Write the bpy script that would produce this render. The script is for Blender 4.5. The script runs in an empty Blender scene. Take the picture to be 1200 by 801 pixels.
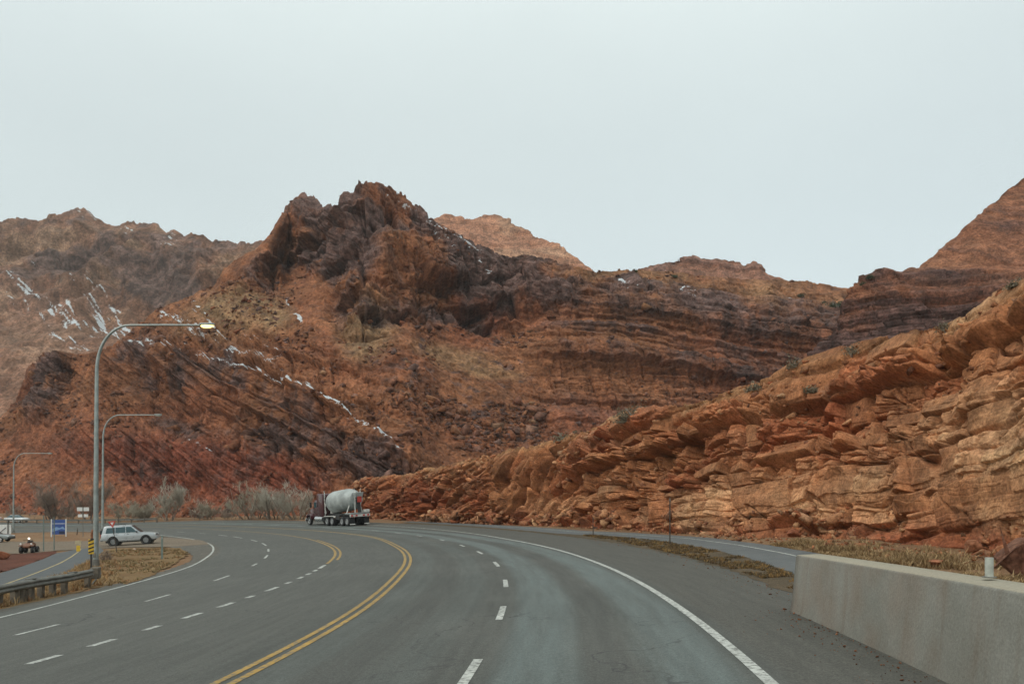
import bpy, bmesh, math, random
import numpy as np
from mathutils import Vector, Matrix, Euler

scene = bpy.context.scene
COL = scene.collection
RNG = np.random.default_rng(7)
random.seed(7)

# ------------------------------------------------------------------ camera model
F = 933.0                      # focal length in photo pixels (28 mm on 36 mm, 1200 px wide)
HZ = 596.6                     # photo row of the horizon
CAMZ = 2.08
CX, CY = -129.73, 20.88        # centre of the road's curve
RO = 133.22                    # radius of the outer edge line
SE = 0.057                     # superelevation of the curve
RC = math.hypot(CX, CY)

def sst(a, b, x):
    t = np.clip((np.asarray(x, float) - a) / (b - a), 0, 1)
    return t * t * (3 - 2 * t)

def zg(x, y):
    """height of the ground: a banked bend that flattens far in and far out"""
    x = np.asarray(x, float); y = np.asarray(y, float)
    rho = np.hypot(x - CX, y - CY)
    r = np.clip(rho, 84, 168)
    z = SE * (r - RC)
    th = np.degrees(np.arctan2(y - CY, x - CX))
    z = z - 0.75 * sst(50, 70, th) * sst(70, 110, rho) * (1 - sst(100, 140, th))
    return z

def at(px, py, n=300):
    """ground point seen at a photo pixel"""
    px = np.asarray(px, float); py = np.asarray(py, float)
    dx = (px - 600) / F; dz = (HZ - py) / F
    dz = np.where(np.abs(dz) < 1e-4, -1e-4, dz)
    Y = np.full(np.broadcast(px, py).shape, 20.0)
    for _ in range(n):
        Y = .5 * Y + .5 * np.clip((zg(dx * Y, Y) - CAMZ) / dz, 1, 600)
    X = dx * Y
    return X, Y, zg(X, Y)

def pol(px, py):
    X, Y, z = at(px, py)
    return np.hypot(X - CX, Y - CY), np.arctan2(Y - CY, X - CX)

def rt(r, th):
    return CX + r * np.cos(th), CY + r * np.sin(th)

# ------------------------------------------------------------------ noise
_pr = np.random.default_rng(3)
PERM = _pr.permutation(4096).astype(np.int64)
VALS = _pr.random(4096)

def h3(i, j, k=0, seed=0):
    i = np.asarray(i).astype(np.int64); j = np.asarray(j).astype(np.int64); k = np.asarray(k).astype(np.int64)
    return VALS[PERM[(PERM[(PERM[(i + seed * 131) & 4095] + j) & 4095] + k) & 4095]]

def vn(x, y, z, seed=0):
    xi = np.floor(x); yi = np.floor(y); zi = np.floor(z)
    fx = x - xi; fy = y - yi; fz = z - zi
    fx = fx * fx * fx * (fx * (fx * 6 - 15) + 10); fy = fy * fy * fy * (fy * (fy * 6 - 15) + 10); fz = fz * fz * fz * (fz * (fz * 6 - 15) + 10)
    xi = xi.astype(np.int64) + seed * 131; yi = yi.astype(np.int64); zi = zi.astype(np.int64)
    a0 = PERM[xi & 4095]; a1 = PERM[(xi + 1) & 4095]
    def pl(a):
        b0 = PERM[(a + yi) & 4095]; b1 = PERM[(a + yi + 1) & 4095]
        def ln(b):
            v0 = VALS[PERM[(b + zi) & 4095]]; v1 = VALS[PERM[(b + zi + 1) & 4095]]
            return v0 + (v1 - v0) * fz
        u0 = ln(b0); u1 = ln(b1)
        return u0 + (u1 - u0) * fy
    w0 = pl(a0); w1 = pl(a1)
    return (w0 + (w1 - w0) * fx) * 2 - 1

def fbm(x, y, z, oc=4, seed=0, gain=.5):
    s = 0; a = 1; t = 0
    for o in range(oc):
        s = s + a * vn(x, y, z, seed + o * 7); t += a
        a *= gain; x = x * 2.03 + 11.3; y = y * 2.03 - 5.7; z = z * 2.03 + 3.1
    return s / t

def ridged(x, y, z, oc=4, seed=0):
    s = 0; a = 1; t = 0
    for o in range(oc):
        s = s + a * (1 - np.abs(vn(x, y, z, seed + o * 5)) * 2); t += a
        a *= .5; x = x * 2.1 + 7; y = y * 2.1 + 3; z = z * 2.1 - 9
    return s / t

def blocks(s, b, lh, cw, seed, crack=.06):
    """bedded, jointed rock: offset per block, distance-to-joint dip and bed hash"""
    bb = b / lh
    bb = bb + .35 * np.sin(bb * 1.7 + seed) + .2 * np.sin(bb * .61 + seed * 2)
    i = np.floor(bb); fb = bb - i
    w = cw * (.55 + 1.1 * h3(i, 5, 1, seed))
    ss = s / w + h3(i, 9, 2, seed) * 17
    ss = ss + .3 * np.sin(ss * 2.3 + i)
    j = np.floor(ss); fs = ss - j
    o = h3(i, j, 3, seed)
    bed = h3(i, 1, 7, seed)
    e = np.minimum(np.minimum(fb, 1 - fb) * lh, np.minimum(fs, 1 - fs) * w)
    ck = 1 - np.clip(e / crack, 0, 1)
    ledge = fb
    # each block's face is tipped its own way
    tl = (fs - .5) * w * (h3(i, j, 21, seed) - .5) * .9 + (fb - .5) * lh * (h3(i, j, 31, seed) - .55) * 1.1
    return o, bed, ck, tl, h3(i, j, 11, seed + 1)

def pdist(px, py, pts):
    """distance in traced units to a polyline"""
    d = np.full(np.shape(px), 1e9)
    for (x0, y0), (x1, y1) in zip(pts[:-1], pts[1:]):
        vx, vy = x1 - x0, y1 - y0
        t = np.clip(((px - x0) * vx + (py - y0) * vy) / (vx * vx + vy * vy), 0, 1)
        d = np.minimum(d, np.hypot(px - x0 - t * vx, py - y0 - t * vy))
    return d

def blob(px, py, cx, cy, rx, ry, rot=0, soft=.5):
    c, s = math.cos(math.radians(rot)), math.sin(math.radians(rot))
    u = ((px - cx) * c + (py - cy) * s) / rx; v = (-(px - cx) * s + (py - cy) * c) / ry
    return 1 - sst(1 - soft, 1 + soft, np.hypot(u, v))

def inpoly(px, py, pts):
    r = np.zeros(np.shape(px), bool)
    n = len(pts)
    for k in range(n):
        x0, y0 = pts[k]; x1, y1 = pts[(k + 1) % n]
        c = ((y0 > py) != (y1 > py)) & (px < (x1 - x0) * (py - y0) / ((y1 - y0) or 1e-9) + x0)
        r ^= c
    return r

def spoly(px, py, pts, soft=12):
    d = pdist(px, py, pts + [pts[0]])
    return sst(-soft, soft, np.where(inpoly(px, py, pts), d, -d))

# ------------------------------------------------------------------ materials
def S(c, k=1.0):
    """sRGB 0-255 -> linear"""
    return tuple((((v / 255) / 12.92) if v < 10 else (((v / 255) + .055) / 1.055) ** 2.4) * k for v in c)

class NT:
    def __init__(self, name):
        self.m = bpy.data.materials.new(name); self.m.use_nodes = True
        self.t = self.m.node_tree; self.b = self.t.nodes['Principled BSDF']
    def n(self, typ, **kw):
        o = self.t.nodes.new(typ)
        for k, v in kw.items():
            if k.startswith('i_'):
                key = k[2:].replace('_', ' ')
                o.inputs[int(key) if key.isdigit() else key].default_value = v
            else: setattr(o, k, v)
        return o
    def l(self, a, b): self.t.links.new(a, b)
    def set(self, **kw):
        for k, v in kw.items():
            inp = self.b.inputs[k.replace('_', ' ')]
            if isinstance(v, bpy.types.NodeSocket): self.l(v, inp)
            else: inp.default_value = (*v, 1) if isinstance(v, tuple) and len(v) == 3 else v
    def noise(self, scale, detail=4, rough=.55, vec=None, dim='3D', dist=0):
        o = self.n('ShaderNodeTexNoise', noise_dimensions=dim)
        o.inputs['Scale'].default_value = scale; o.inputs['Detail'].default_value = detail
        o.inputs['Roughness'].default_value = rough; o.inputs['Distortion'].default_value = dist
        if vec is not None: self.l(vec, o.inputs['Vector'])
        return o.outputs['Fac']
    def coord(self, which='Object', scale=None):
        o = self.n('ShaderNodeTexCoord').outputs[which]
        if scale is None: return o
        m = self.n('ShaderNodeMapping'); m.inputs['Scale'].default_value = scale
        self.l(o, m.inputs['Vector']); return m.outputs['Vector']
    def ramp(self, fac, a, b, lo=0., hi=1.):
        o = self.n('ShaderNodeMapRange'); o.interpolation_type = 'SMOOTHSTEP'
        self.l(fac, o.inputs['Value'])
        o.inputs['From Min'].default_value = a; o.inputs['From Max'].default_value = b
        o.inputs['To Min'].default_value = lo; o.inputs['To Max'].default_value = hi
        return o.outputs['Result']
    def mix(self, fac, a, b, blend='MIX'):
        o = self.n('ShaderNodeMix', data_type='RGBA', blend_type=blend)
        for v, s in ((fac, o.inputs[0]), (a, o.inputs[6]), (b, o.inputs[7])):
            if isinstance(v, bpy.types.NodeSocket): self.l(v, s)
            elif isinstance(v, tuple): s.default_value = (*v, 1) if len(v) == 3 else v
            else: s.default_value = v
        return o.outputs[2]
    def math(self, op, a, b=0.):
        o = self.n('ShaderNodeMath', operation=op)
        for v, s in ((a, o.inputs[0]), (b, o.inputs[1])):
            if isinstance(v, bpy.types.NodeSocket): self.l(v, s)
            else: s.default_value = v
        return o.outputs[0]
    def bump(self, h, dist, strength=1.):
        o = self.n('ShaderNodeBump'); o.inputs['Distance'].default_value = dist; o.inputs['Strength'].default_value = strength
        self.l(h, o.inputs['Height']); self.l(o.outputs['Normal'], self.b.inputs['Normal'])

def plain(name, col, rough=.6, metal=0., var=.12, scale=6., emit=None, coat=0.):
    t = NT(name)
    c = t.coord()
    f = t.noise(scale, 4, .6, c)
    f2 = t.noise(scale * 7, 3, .6, c)
    dark = tuple(v * (1 - var * 1.6) for v in col); lite = tuple(min(1, v * (1 + var)) for v in col)
    k = t.mix(t.ramp(f, .3, .7), dark, lite)
    k = t.mix(t.ramp(f2, .35, .75, 0, var), k, tuple(v * .6 for v in col))
    t.set(Base_Color=k, Roughness=t.ramp(f, .2, .8, max(.02, rough - .08), min(1, rough + .1)), Metallic=metal)
    if coat: t.set(Coat_Weight=coat)
    if emit: t.set(Emission_Color=emit[0], Emission_Strength=emit[1])
    return t.m

def rock_mat(name, c1, c2, var, pale, red, nscale, bumpd, snow=(.47, .50, .52), rough=.92, con=1.):
    """mask: r varnish, g pale, b snow, a red;  tint: per-block brightness"""
    t = NT(name)
    c = t.coord()
    a = t.n('ShaderNodeAttribute', attribute_name='mask')
    sp = t.n('ShaderNodeSeparateColor'); t.l(a.outputs['Color'], sp.inputs['Color'])
    tn = t.n('ShaderNodeAttribute', attribute_name='tint')
    n1 = t.noise(nscale, 6, .62, c); n2 = t.noise(nscale * 6, 5, .65, c); n3 = t.noise(nscale * 28, 3, .6, c)
    k = t.mix(t.ramp(n1, .35, .65), c1, c2)
    k = t.mix(a.outputs['Alpha'], k, red)
    k = t.mix(sp.outputs['Green'], k, pale)
    k = t.mix(sp.outputs['Red'], k, t.mix(t.ramp(n2, .35, .65), var, tuple(v * 1.45 for v in var)))
    k = t.mix(con, k, t.mix(t.ramp(n2, .3, .7), (.60, .58, .57), (1.34, 1.34, 1.34)), 'MULTIPLY')
    k = t.mix(con, k, t.mix(t.ramp(n3, .3, .7), (.58, .55, .54), (1.42, 1.42, 1.42)), 'MULTIPLY')
    k = t.mix(t.ramp(t.noise(nscale * 11, 4, .6, c), .58, .74, 0, .5 * con), k, t.mix(.5, var, k, 'MIX'))
    k = t.mix(1., k, tn.outputs['Color'], 'MULTIPLY')
    k = t.mix(t.ramp(t.math('ADD', sp.outputs['Blue'], t.math('MULTIPLY', t.math('SUBTRACT', n3, .5), .9)), .40, .70), k, snow)
    t.set(Base_Color=k, Roughness=rough, Specular_IOR_Level=.2)
    hgt = t.math('ADD', t.math('MULTIPLY', n2, .7), t.math('MULTIPLY', n3, .3))
    t.bump(hgt, bumpd, 1.)
    return t.m

# ------------------------------------------------------------------ objects
def tag(o, label=None, cat=None, group=None, kind=None):
    if label: o['label'] = label
    if cat: o['category'] = cat
    if group: o['group'] = group
    if kind: o['kind'] = kind
    return o

def mesh_np(name, V, Fq, mat, parent=None, smooth=False):
    me = bpy.data.meshes.new(name)
    V = np.asarray(V, np.float32); Fq = np.asarray(Fq, np.int32)
    k = Fq.shape[1]
    me.vertices.add(len(V)); me.vertices.foreach_set('co', V.ravel())
    me.loops.add(Fq.size); me.loops.foreach_set('vertex_index', Fq.ravel())
    me.polygons.add(len(Fq)); me.polygons.foreach_set('loop_start', np.arange(0, Fq.size, k, dtype=np.int32))
    me.polygons.foreach_set('loop_total', np.full(len(Fq), k, np.int32))
    if smooth: me.polygons.foreach_set('use_smooth', np.ones(len(Fq), bool))
    me.update(calc_edges=True); me.validate()
    if mat: me.materials.append(mat)
    o = bpy.data.objects.new(name, me); COL.objects.link(o)
    if parent: o.parent = parent
    return o

def cattr(o, name, rgba):
    a = o.data.color_attributes.new(name, 'FLOAT_COLOR', 'POINT')
    a.data.foreach_set('color', np.asarray(rgba, np.float32).ravel())

def uvset(o, uv):
    me = o.data; l = me.uv_layers.new(name='UVMap')
    idx = np.empty(len(me.loops), np.int32); me.loops.foreach_get('vertex_index', idx)
    l.data.foreach_set('uv', np.asarray(uv, np.float32)[idx].ravel())

def gridF(nr, nc):
    i = np.arange(nr - 1)[:, None] * nc + np.arange(nc - 1)[None, :]
    return np.stack([i, i + 1, i + nc + 1, i + nc], -1).reshape(-1, 4)

def empty(name, loc, rz=0., label=None, cat=None, group=None, tilt=False):
    o = bpy.data.objects.new(name, None); COL.objects.link(o)
    o.location = loc; o.rotation_euler = (0, 0, rz)
    if tilt:
        x, y = loc[0], loc[1]; e = .5
        n = Vector((-(zg(x + e, y) - zg(x - e, y)) / (2 * e), -(zg(x, y + e) - zg(x, y - e)) / (2 * e), 1)).normalized()
        fwd = Vector((math.cos(rz), math.sin(rz), 0)); fwd = (fwd - n * fwd.dot(n)).normalized()
        M = Matrix((fwd, n.cross(fwd), n)).transposed()
        o.rotation_euler = M.to_euler()
    return tag(o, label, cat, group)

class MB:
    def __init__(self): self.bm = bmesh.new()
    def _bev(self, vs, r, seg=1):
        if r <= 0: return
        es = list({e for v in vs for e in v.link_edges})
        bmesh.ops.bevel(self.bm, geom=es, offset=r, segments=seg, affect='EDGES', profile=.5)
    def box(self, c, s, bev=0., rot=None, taper=None, seg=1):
        M = Matrix.Translation(c)
        if rot: M = M @ Euler(rot).to_matrix().to_4x4()
        r = bmesh.ops.create_cube(self.bm, size=1)
        for v in r['verts']:
            k = 1.
            if taper and v.co.z > 0: v.co.x *= taper[0]; v.co.y *= taper[1]
            v.co = M @ Vector((v.co.x * s[0], v.co.y * s[1], v.co.z * s[2]))
        self._bev(r['verts'], bev, seg)
        return self
    def cyl(self, a, b, r1, r2=None, n=12, caps=True):
        a = Vector(a); b = Vector(b); r2 = r1 if r2 is None else r2
        d = (b - a); q = d.to_track_quat('Z', 'Y').to_matrix().to_4x4()
        bmesh.ops.create_cone(self.bm, cap_ends=caps, segments=n, radius1=r1, radius2=r2, depth=d.length,
                              matrix=Matrix.Translation((a + b) / 2) @ q)
        return self
    def tube(self, pts, r, n=8, r2=None):
        pts = [Vector(p) for p in pts]; rings = []
        m = len(pts)
        for i, p in enumerate(pts):
            d = (pts[min(i + 1, m - 1)] - pts[max(i - 1, 0)]).normalized()
            q = d.to_track_quat('Z', 'Y')
            rr = r if r2 is None else r + (r2 - r) * i / (m - 1)
            rings.append([self.bm.verts.new(p + q @ Vector((math.cos(2 * math.pi * k / n) * rr, math.sin(2 * math.pi * k / n) * rr, 0))) for k in range(n)])
        for A, B in zip(rings[:-1], rings[1:]):
            for k in range(n): self.bm.faces.new((A[k], A[(k + 1) % n], B[(k + 1) % n], B[k]))
        self.bm.faces.new(rings[0][::-1]); self.bm.faces.new(rings[-1])
        return self
    def lathe(self, prof, n=24, M=None, caps=True):
        """prof: (radius, x) along local x"""
        M = M or Matrix(); rings = []
        for r, x in prof:
            rings.append([self.bm.verts.new(M @ Vector((x, math.cos(2 * math.pi * k / n) * r, math.sin(2 * math.pi * k / n) * r))) for k in range(n)])
        for A, B in zip(rings[:-1], rings[1:]):
            for k in range(n): self.bm.faces.new((A[k], B[k], B[(k + 1) % n], A[(k + 1) % n]))
        if caps: self.bm.faces.new(rings[0]); self.bm.faces.new(rings[-1][::-1])
        return self
    def prism(self, pts, y0, y1, bev=0., seg=1, axis='y'):
        """polygon in the xz plane pushed from y0 to y1 (axis y), or in yz pushed along x"""
        f = (lambda p, t: (p[0], t, p[1])) if axis == 'y' else (lambda p, t: (t, p[0], p[1])) if axis == 'x' else (lambda p, t: (p[0], p[1], t))
        A = [self.bm.verts.new(f(p, y0)) for p in pts]; B = [self.bm.verts.new(f(p, y1)) for p in pts]
        n = len(pts)
        self.bm.faces.new(A); self.bm.faces.new(B[::-1])
        for k in range(n): self.bm.faces.new((A[k], B[k], B[(k + 1) % n], A[(k + 1) % n]))
        self._bev(A + B, bev, seg)
        return self
    def quad(self, *p):
        self.bm.faces.new([self.bm.verts.new(q) for q in p]); return self
    def build(self, name, mat, parent=None, smooth=False, angle=35):
        bmesh.ops.recalc_face_normals(self.bm, faces=self.bm.faces[:])
        me = bpy.data.meshes.new(name); self.bm.to_mesh(me); self.bm.free()
        if mat: me.materials.append(mat)
        if smooth:
            me.polygons.foreach_set('use_smooth', [True] * len(me.polygons))
            me.set_sharp_from_angle(angle=math.radians(angle))
        o = bpy.data.objects.new(name, me); COL.objects.link(o)
        if parent: o.parent = parent
        return o

def copy_tree(o, parent=None):
    c = o.copy(); COL.objects.link(c)
    if parent: c.parent = parent
    for ch in [x for x in bpy.data.objects if x.parent == o]: copy_tree(ch, c)
    return c

# ------------------------------------------------------------------ camera, world, light
cam = bpy.data.cameras.new('camera'); camo = bpy.data.objects.new('camera', cam); COL.objects.link(camo)
camo.location = (0, 0, CAMZ); camo.rotation_euler = (math.radians(90), 0, 0)
cam.lens = 28; cam.sensor_width = 36; cam.sensor_fit = 'HORIZONTAL'
cam.shift_y = (HZ - 400.5) / 1200
cam.clip_end = 20000; cam.clip_start = .1
scene.camera = camo

SUN_EL, SUN_AZ = math.radians(44), math.radians(225)      # azimuth clockwise from +Y: from behind on the left
w = bpy.data.worlds.new('World'); scene.world = w; w.use_nodes = True
wt = w.node_tree
bg = wt.nodes['Background']
sky = wt.nodes.new('ShaderNodeTexSky'); sky.sky_type = 'NISHITA'; sky.sun_disc = False
sky.sun_elevation = SUN_EL; sky.sun_rotation = SUN_AZ; sky.air_density = 1.; sky.dust_density = 3.
wt.links.new(sky.outputs[0], bg.inputs['Color']); bg.inputs['Strength'].default_value = .05
# the overcast layer: a near even cloud sheet, brighter overhead, with faint mottling
tc = wt.nodes.new('ShaderNodeTexCoord')
sx = wt.nodes.new('ShaderNodeSeparateXYZ'); wt.links.new(tc.outputs['Generated'], sx.inputs[0])
mr = wt.nodes.new('ShaderNodeMapRange'); mr.interpolation_type = 'SMOOTHSTEP'
wt.links.new(sx.outputs['Z'], mr.inputs['Value'])
for k, v in (('From Min', .35), ('From Max', .95), ('To Min', 1.), ('To Max', 1.8)): mr.inputs[k].default_value = v
nz = wt.nodes.new('ShaderNodeTexNoise'); nz.inputs['Scale'].default_value = 2.2; nz.inputs['Detail'].default_value = 4
mp = wt.nodes.new('ShaderNodeMapping'); mp.inputs['Scale'].default_value = (1, 1, 2.2)
wt.links.new(tc.outputs['Generated'], mp.inputs['Vector']); wt.links.new(mp.outputs['Vector'], nz.inputs['Vector'])
m2 = wt.nodes.new('ShaderNodeMapRange'); wt.links.new(nz.outputs['Fac'], m2.inputs['Value'])
for k, v in (('From Min', .3), ('From Max', .7), ('To Min', .965), ('To Max', 1.035)): m2.inputs[k].default_value = v
mm = wt.nodes.new('ShaderNodeMath'); mm.operation = 'MULTIPLY'
wt.links.new(mr.outputs[0], mm.inputs[0]); wt.links.new(m2.outputs[0], mm.inputs[1])
bg2 = wt.nodes.new('ShaderNodeBackground'); bg2.inputs['Color'].default_value = (.625, .680, .634, 1)
wt.links.new(mm.outputs[0], bg2.inputs['Strength'])
ad = wt.nodes.new('ShaderNodeAddShader')
wt.links.new(bg.outputs[0], ad.inputs[0]); wt.links.new(bg2.outputs[0], ad.inputs[1])
wt.links.new(ad.outputs[0], wt.nodes['World Output'].inputs['Surface'])

sl = bpy.data.lights.new('sun', 'SUN'); sl.energy = .75; sl.angle = math.radians(38); sl.color = (1, .95, .88)
so = bpy.data.objects.new('sun', sl); COL.objects.link(so)
sd = Vector((math.sin(SUN_AZ) * math.cos(SUN_EL), math.cos(SUN_AZ) * math.cos(SUN_EL), math.sin(SUN_EL)))
so.rotation_euler = sd.to_track_quat('Z', 'Y').to_euler(); so.location = (-60, -40, 120)

vs = scene.view_settings
vs.view_transform = 'Standard'; vs.look = 'None'; vs.exposure = 0; vs.gamma = 1; vs.use_curve_mapping = False
scene.render.engine = 'CYCLES'
scene.cycles.max_bounces = 5; scene.cycles.diffuse_bounces = 3; scene.cycles.glossy_bounces = 2
scene.cycles.transmission_bounces = 3; scene.cycles.transparent_max_bounces = 6
scene.cycles.use_adaptive_sampling = True; scene.cycles.adaptive_threshold = .02
try:
    scene.cycles.use_denoising = True; scene.cycles.denoiser = 'OPENIMAGEDENOISE'
    scene.cycles.denoising_prefilter = 'ACCURATE'
except Exception: pass

# ------------------------------------------------------------------ ground
def dirt_mat(name, a, b, c_, scale=.8):
    t = NT(name); c = t.coord()
    n1 = t.noise(scale * .25, 5, .6, c); n2 = t.noise(scale * 3, 5, .7, c); n3 = t.noise(scale * 22, 3, .6, c)
    k = t.mix(t.ramp(n1, .4, .62), a, b)
    k = t.mix(t.ramp(n2, .5, .72), k, c_)
    k = t.mix(.8, k, t.mix(t.ramp(n3, .3, .7), (.62, .6, .6), (1.3, 1.3, 1.3)), 'MULTIPLY')
    t.set(Base_Color=k, Roughness=.95, Specular_IOR_Level=.15)
    t.bump(t.math('ADD', n2, t.math('MULTIPLY', n3, .35)), .08)
    return t.m

M_dirt = dirt_mat('dirt', (.20, .115, .062), (.235, .15, .085), (.15, .08, .045))
M_red = dirt_mat('red_soil', (.10, .038, .024), (.135, .052, .033), (.07, .030, .021))
M_tan = dirt_mat('tan_gravel', (.20, .160, .118), (.175, .142, .108), (.15, .115, .085), 1.2)
M_vergeg = dirt_mat('verge_soil', (.21, .135, .066), (.17, .10, .048), (.13, .10, .052), 1.5)

rad = np.concatenate([[0.5, 30, 60, 78], np.arange(84, 170, 1.0), [176, 190, 220, 300, 450, 700, 1200, 2500, 6000]])
ths = np.linspace(0, 2 * np.pi, 721)
RR, TT = np.meshgrid(rad, ths, indexing='ij')
gx, gy = rt(RR, TT)
gz = zg(gx, gy) - .03
# gentle unevenness away from the carriageway
un = fbm(gx * .35, gy * .35, gx * 0, 3, 5) * .12 * np.clip(np.maximum(sst(113, 108, RR), sst(141.6, 143, RR)), 0, 1)
un = np.where((RR > 92) & (RR < 113.5), np.minimum(un * .25, 0) - .01, un)
gz = gz + un
g = mesh_np('ground', np.stack([gx, gy, gz], -1).reshape(-1, 3), gridF(len(rad), len(ths))[:, ::-1], M_dirt, smooth=True)
tag(g, 'tan and reddish bare desert ground round the bend', 'ground', kind='structure')

def polar_sheet(name, r0, r1, t0, t1, lift, mat, nr=8, nt=300, label=None, cat=None, parent=None, jit=0., seed=0):
    """sheet between two radii (numbers or functions of the angle in degrees)"""
    t = np.linspace(t0, t1, nt); a = np.linspace(0, 1, nr)
    f0 = np.vectorize(r0)(t) if callable(r0) else np.full(nt, float(r0))
    f1 = np.vectorize(r1)(t) if callable(r1) else np.full(nt, float(r1))
    if jit:
        f0 = f0 + fbm(t * 4, t * 0 + 3, t * 0, 4, seed) * jit; f1 = f1 + fbm(t * 4, t * 0 + 9, t * 0, 4, seed + 2) * jit
    Rr = f0[None] + (f1 - f0)[None] * a[:, None]; T = np.radians(np.broadcast_to(t, Rr.shape))
    x, y = rt(Rr, T)
    o = mesh_np(name, np.stack([x, y, zg(x, y) + lift], -1).reshape(-1, 3), gridF(nr, nt)[:, ::-1], mat, parent, True)
    uvset(o, np.stack([Rr - RO, T * RO], -1).reshape(-1, 2))
    if parent is None: tag(o, label, cat, kind='structure')
    return o

def respl(pts, n):
    pts = np.asarray(pts, float); d = np.r_[0, np.cumsum(np.hypot(*np.diff(pts, axis=0).T))]
    t = np.linspace(0, d[-1], n)
    return np.stack([np.interp(t, d, pts[:, 0]), np.interp(t, d, pts[:, 1])], -1)

def pix_world(pts):
    x, y, z = at([p[0] for p in pts], [p[1] for p in pts]); return np.stack([x, y], -1)

def strip(name, A, B, lift, mat, n=60, m=10, jit=0., seed=0, label=None, cat=None, parent=None):
    """sheet on the ground between two edges traced on it"""
    a = respl(pix_world(A), n); b = respl(pix_world(B), n)
    k = np.linspace(0, 1, m)[None, :, None]
    P = a[:, None] * (1 - k) + b[:, None] * k
    if jit:
        e = np.abs(np.linspace(-1, 1, m))[None, :] ** 3
        P[..., 0] += fbm(P[..., 0] * .9, P[..., 1] * .9, P[..., 0] * 0, 4, seed) * jit * e
        P[..., 1] += fbm(P[..., 0] * .9, P[..., 1] * .9, P[..., 0] * 0 + 50, 4, seed) * jit * e * 2
    z = zg(P[..., 0], P[..., 1]) + lift
    o = mesh_np(name, np.concatenate([P, z[..., None]], -1).reshape(-1, 3), gridF(n, m), mat, parent, True)
    if parent is None: tag(o, label, cat, kind='structure')
    return o

# ------------------------------------------------------------------ road
def road_mat():
    t = NT('asphalt')
    uv = t.coord('UV'); sp = t.n('ShaderNodeSeparateXYZ'); t.l(uv, sp.inputs[0]); u = sp.outputs['X']
    st = t.n('ShaderNodeMapping'); st.inputs['Scale'].default_value = (1., .06, 1); t.l(uv, st.inputs['Vector'])
    streak = t.noise(1.1, 5, .65, st.outputs['Vector']); streak2 = t.noise(5., 4, .6, st.outputs['Vector'])
    ob = t.coord()
    big = t.noise(.12, 4, .5, ob); mid = t.noise(1.6, 5, .7, ob); fine = t.noise(45., 2, .6, ob)
    wob = t.math('ADD', u, t.math('MULTIPLY', t.math('SUBTRACT', big, .5), .6))
    base = t.mix(t.ramp(big, .35, .65), (.064, .066, .058), (.083, .084, .074))
    # traffic-polished bands with painted-in pale sky sheen in two outer lanes, oil-dark lane centres
    def band(c, wd): return t.ramp(t.math('ABSOLUTE', t.math('SUBTRACT', wob, c)), wd * .35, wd, 1., 0.)
    pol_ = t.math('MAXIMUM', band(-.75, .75), band(-2.75, .8))
    pol2 = t.math('MAXIMUM', band(-4.7, .6), band(-6.5, .6))
    pale = t.math('ADD', t.math('MULTIPLY', pol_, .95), t.math('MULTIPLY', pol2, .22))
    pale = t.math('MULTIPLY', pale, t.ramp(streak, .25, .6, .35, 1.))
    k = t.mix(pale, base, (.098, .120, .113))
    dk = t.math('MAXIMUM', t.math('MAXIMUM', band(-1.75, .35), band(-5.6, .5)), t.math('MAXIMUM', band(-9.2, .6), band(-13., .6)))
    k = t.mix(t.math('MULTIPLY', dk, .22), k, (.045, .046, .042))
    left = t.ramp(u, -8.2, -7.4, 1., 0.)
    k = t.mix(t.math('MULTIPLY', left, .4), k, (.090, .089, .078))
    sh = t.ramp(u, .1, .4, 0., 1.)
    k = t.mix(t.math('MULTIPLY', sh, .8), k, t.mix(t.ramp(t.noise(22., 4, .75, ob), .34, .68), (.056, .053, .044), (.090, .085, .070)))
    shl = t.ramp(u, -18.9, -18.4, 1., 0.)
    k = t.mix(t.math('MULTIPLY', shl, .8), k, t.mix(t.ramp(mid, .35, .65), (.072, .064, .050), (.115, .100, .078)))
    k = t.mix(1., k, t.mix(t.ramp(streak2, .3, .7), (.86, .86, .86), (1.1, 1.1, 1.1)), 'MULTIPLY')
    k = t.mix(1., k, t.mix(t.ramp(fine, .3, .7), (.70, .70, .70), (1.28, 1.28, 1.28)), 'MULTIPLY')
    k = t.mix(1., k, t.mix(t.ramp(t.noise(13., 4, .8, ob), .35, .65), (.86, .86, .85), (1.12, 1.12, 1.13)), 'MULTIPLY')
    spot = t.noise(2.6, 2, .5, t.coord('UV', (1., .35, 1)))
    k = t.mix(t.ramp(spot, .70, .76, 0, .35), k, (.05, .05, .046))
    # sealed cracks
    cr = t.n('ShaderNodeTexVoronoi', feature='DISTANCE_TO_EDGE'); cr.inputs['Scale'].default_value = .16
    wv = t.n('ShaderNodeVectorMath', operation='ADD'); t.l(ob, wv.inputs[0])
    nn = t.n('ShaderNodeTexNoise'); nn.inputs['Scale'].default_value = .5; nn.inputs['Detail'].default_value = 5
    t.l(ob, nn.inputs['Vector'])
    sc_ = t.n('ShaderNodeVectorMath', operation='SCALE'); t.l(nn.outputs['Color'], sc_.inputs[0]); sc_.inputs['Scale'].default_value = 5.
    t.l(sc_.outputs[0], wv.inputs[1]); t.l(wv.outputs[0], cr.inputs['Vector'])
    crk = t.math('MULTIPLY', t.ramp(cr.outputs['Distance'], .0025, .007, 1., 0.), t.ramp(big, .42, .56, 0.1, .7))
    k = t.mix(crk, k, (.028, .028, .028))
    t.set(Base_Color=k, Roughness=t.ramp(pale, 0, 1, .80, .60), Specular_IOR_Level=.4)
    t.bump(t.math('ADD', fine, t.math('MULTIPLY', mid, .5)), .006)
    return t.m
M_road = road_mat()

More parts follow.
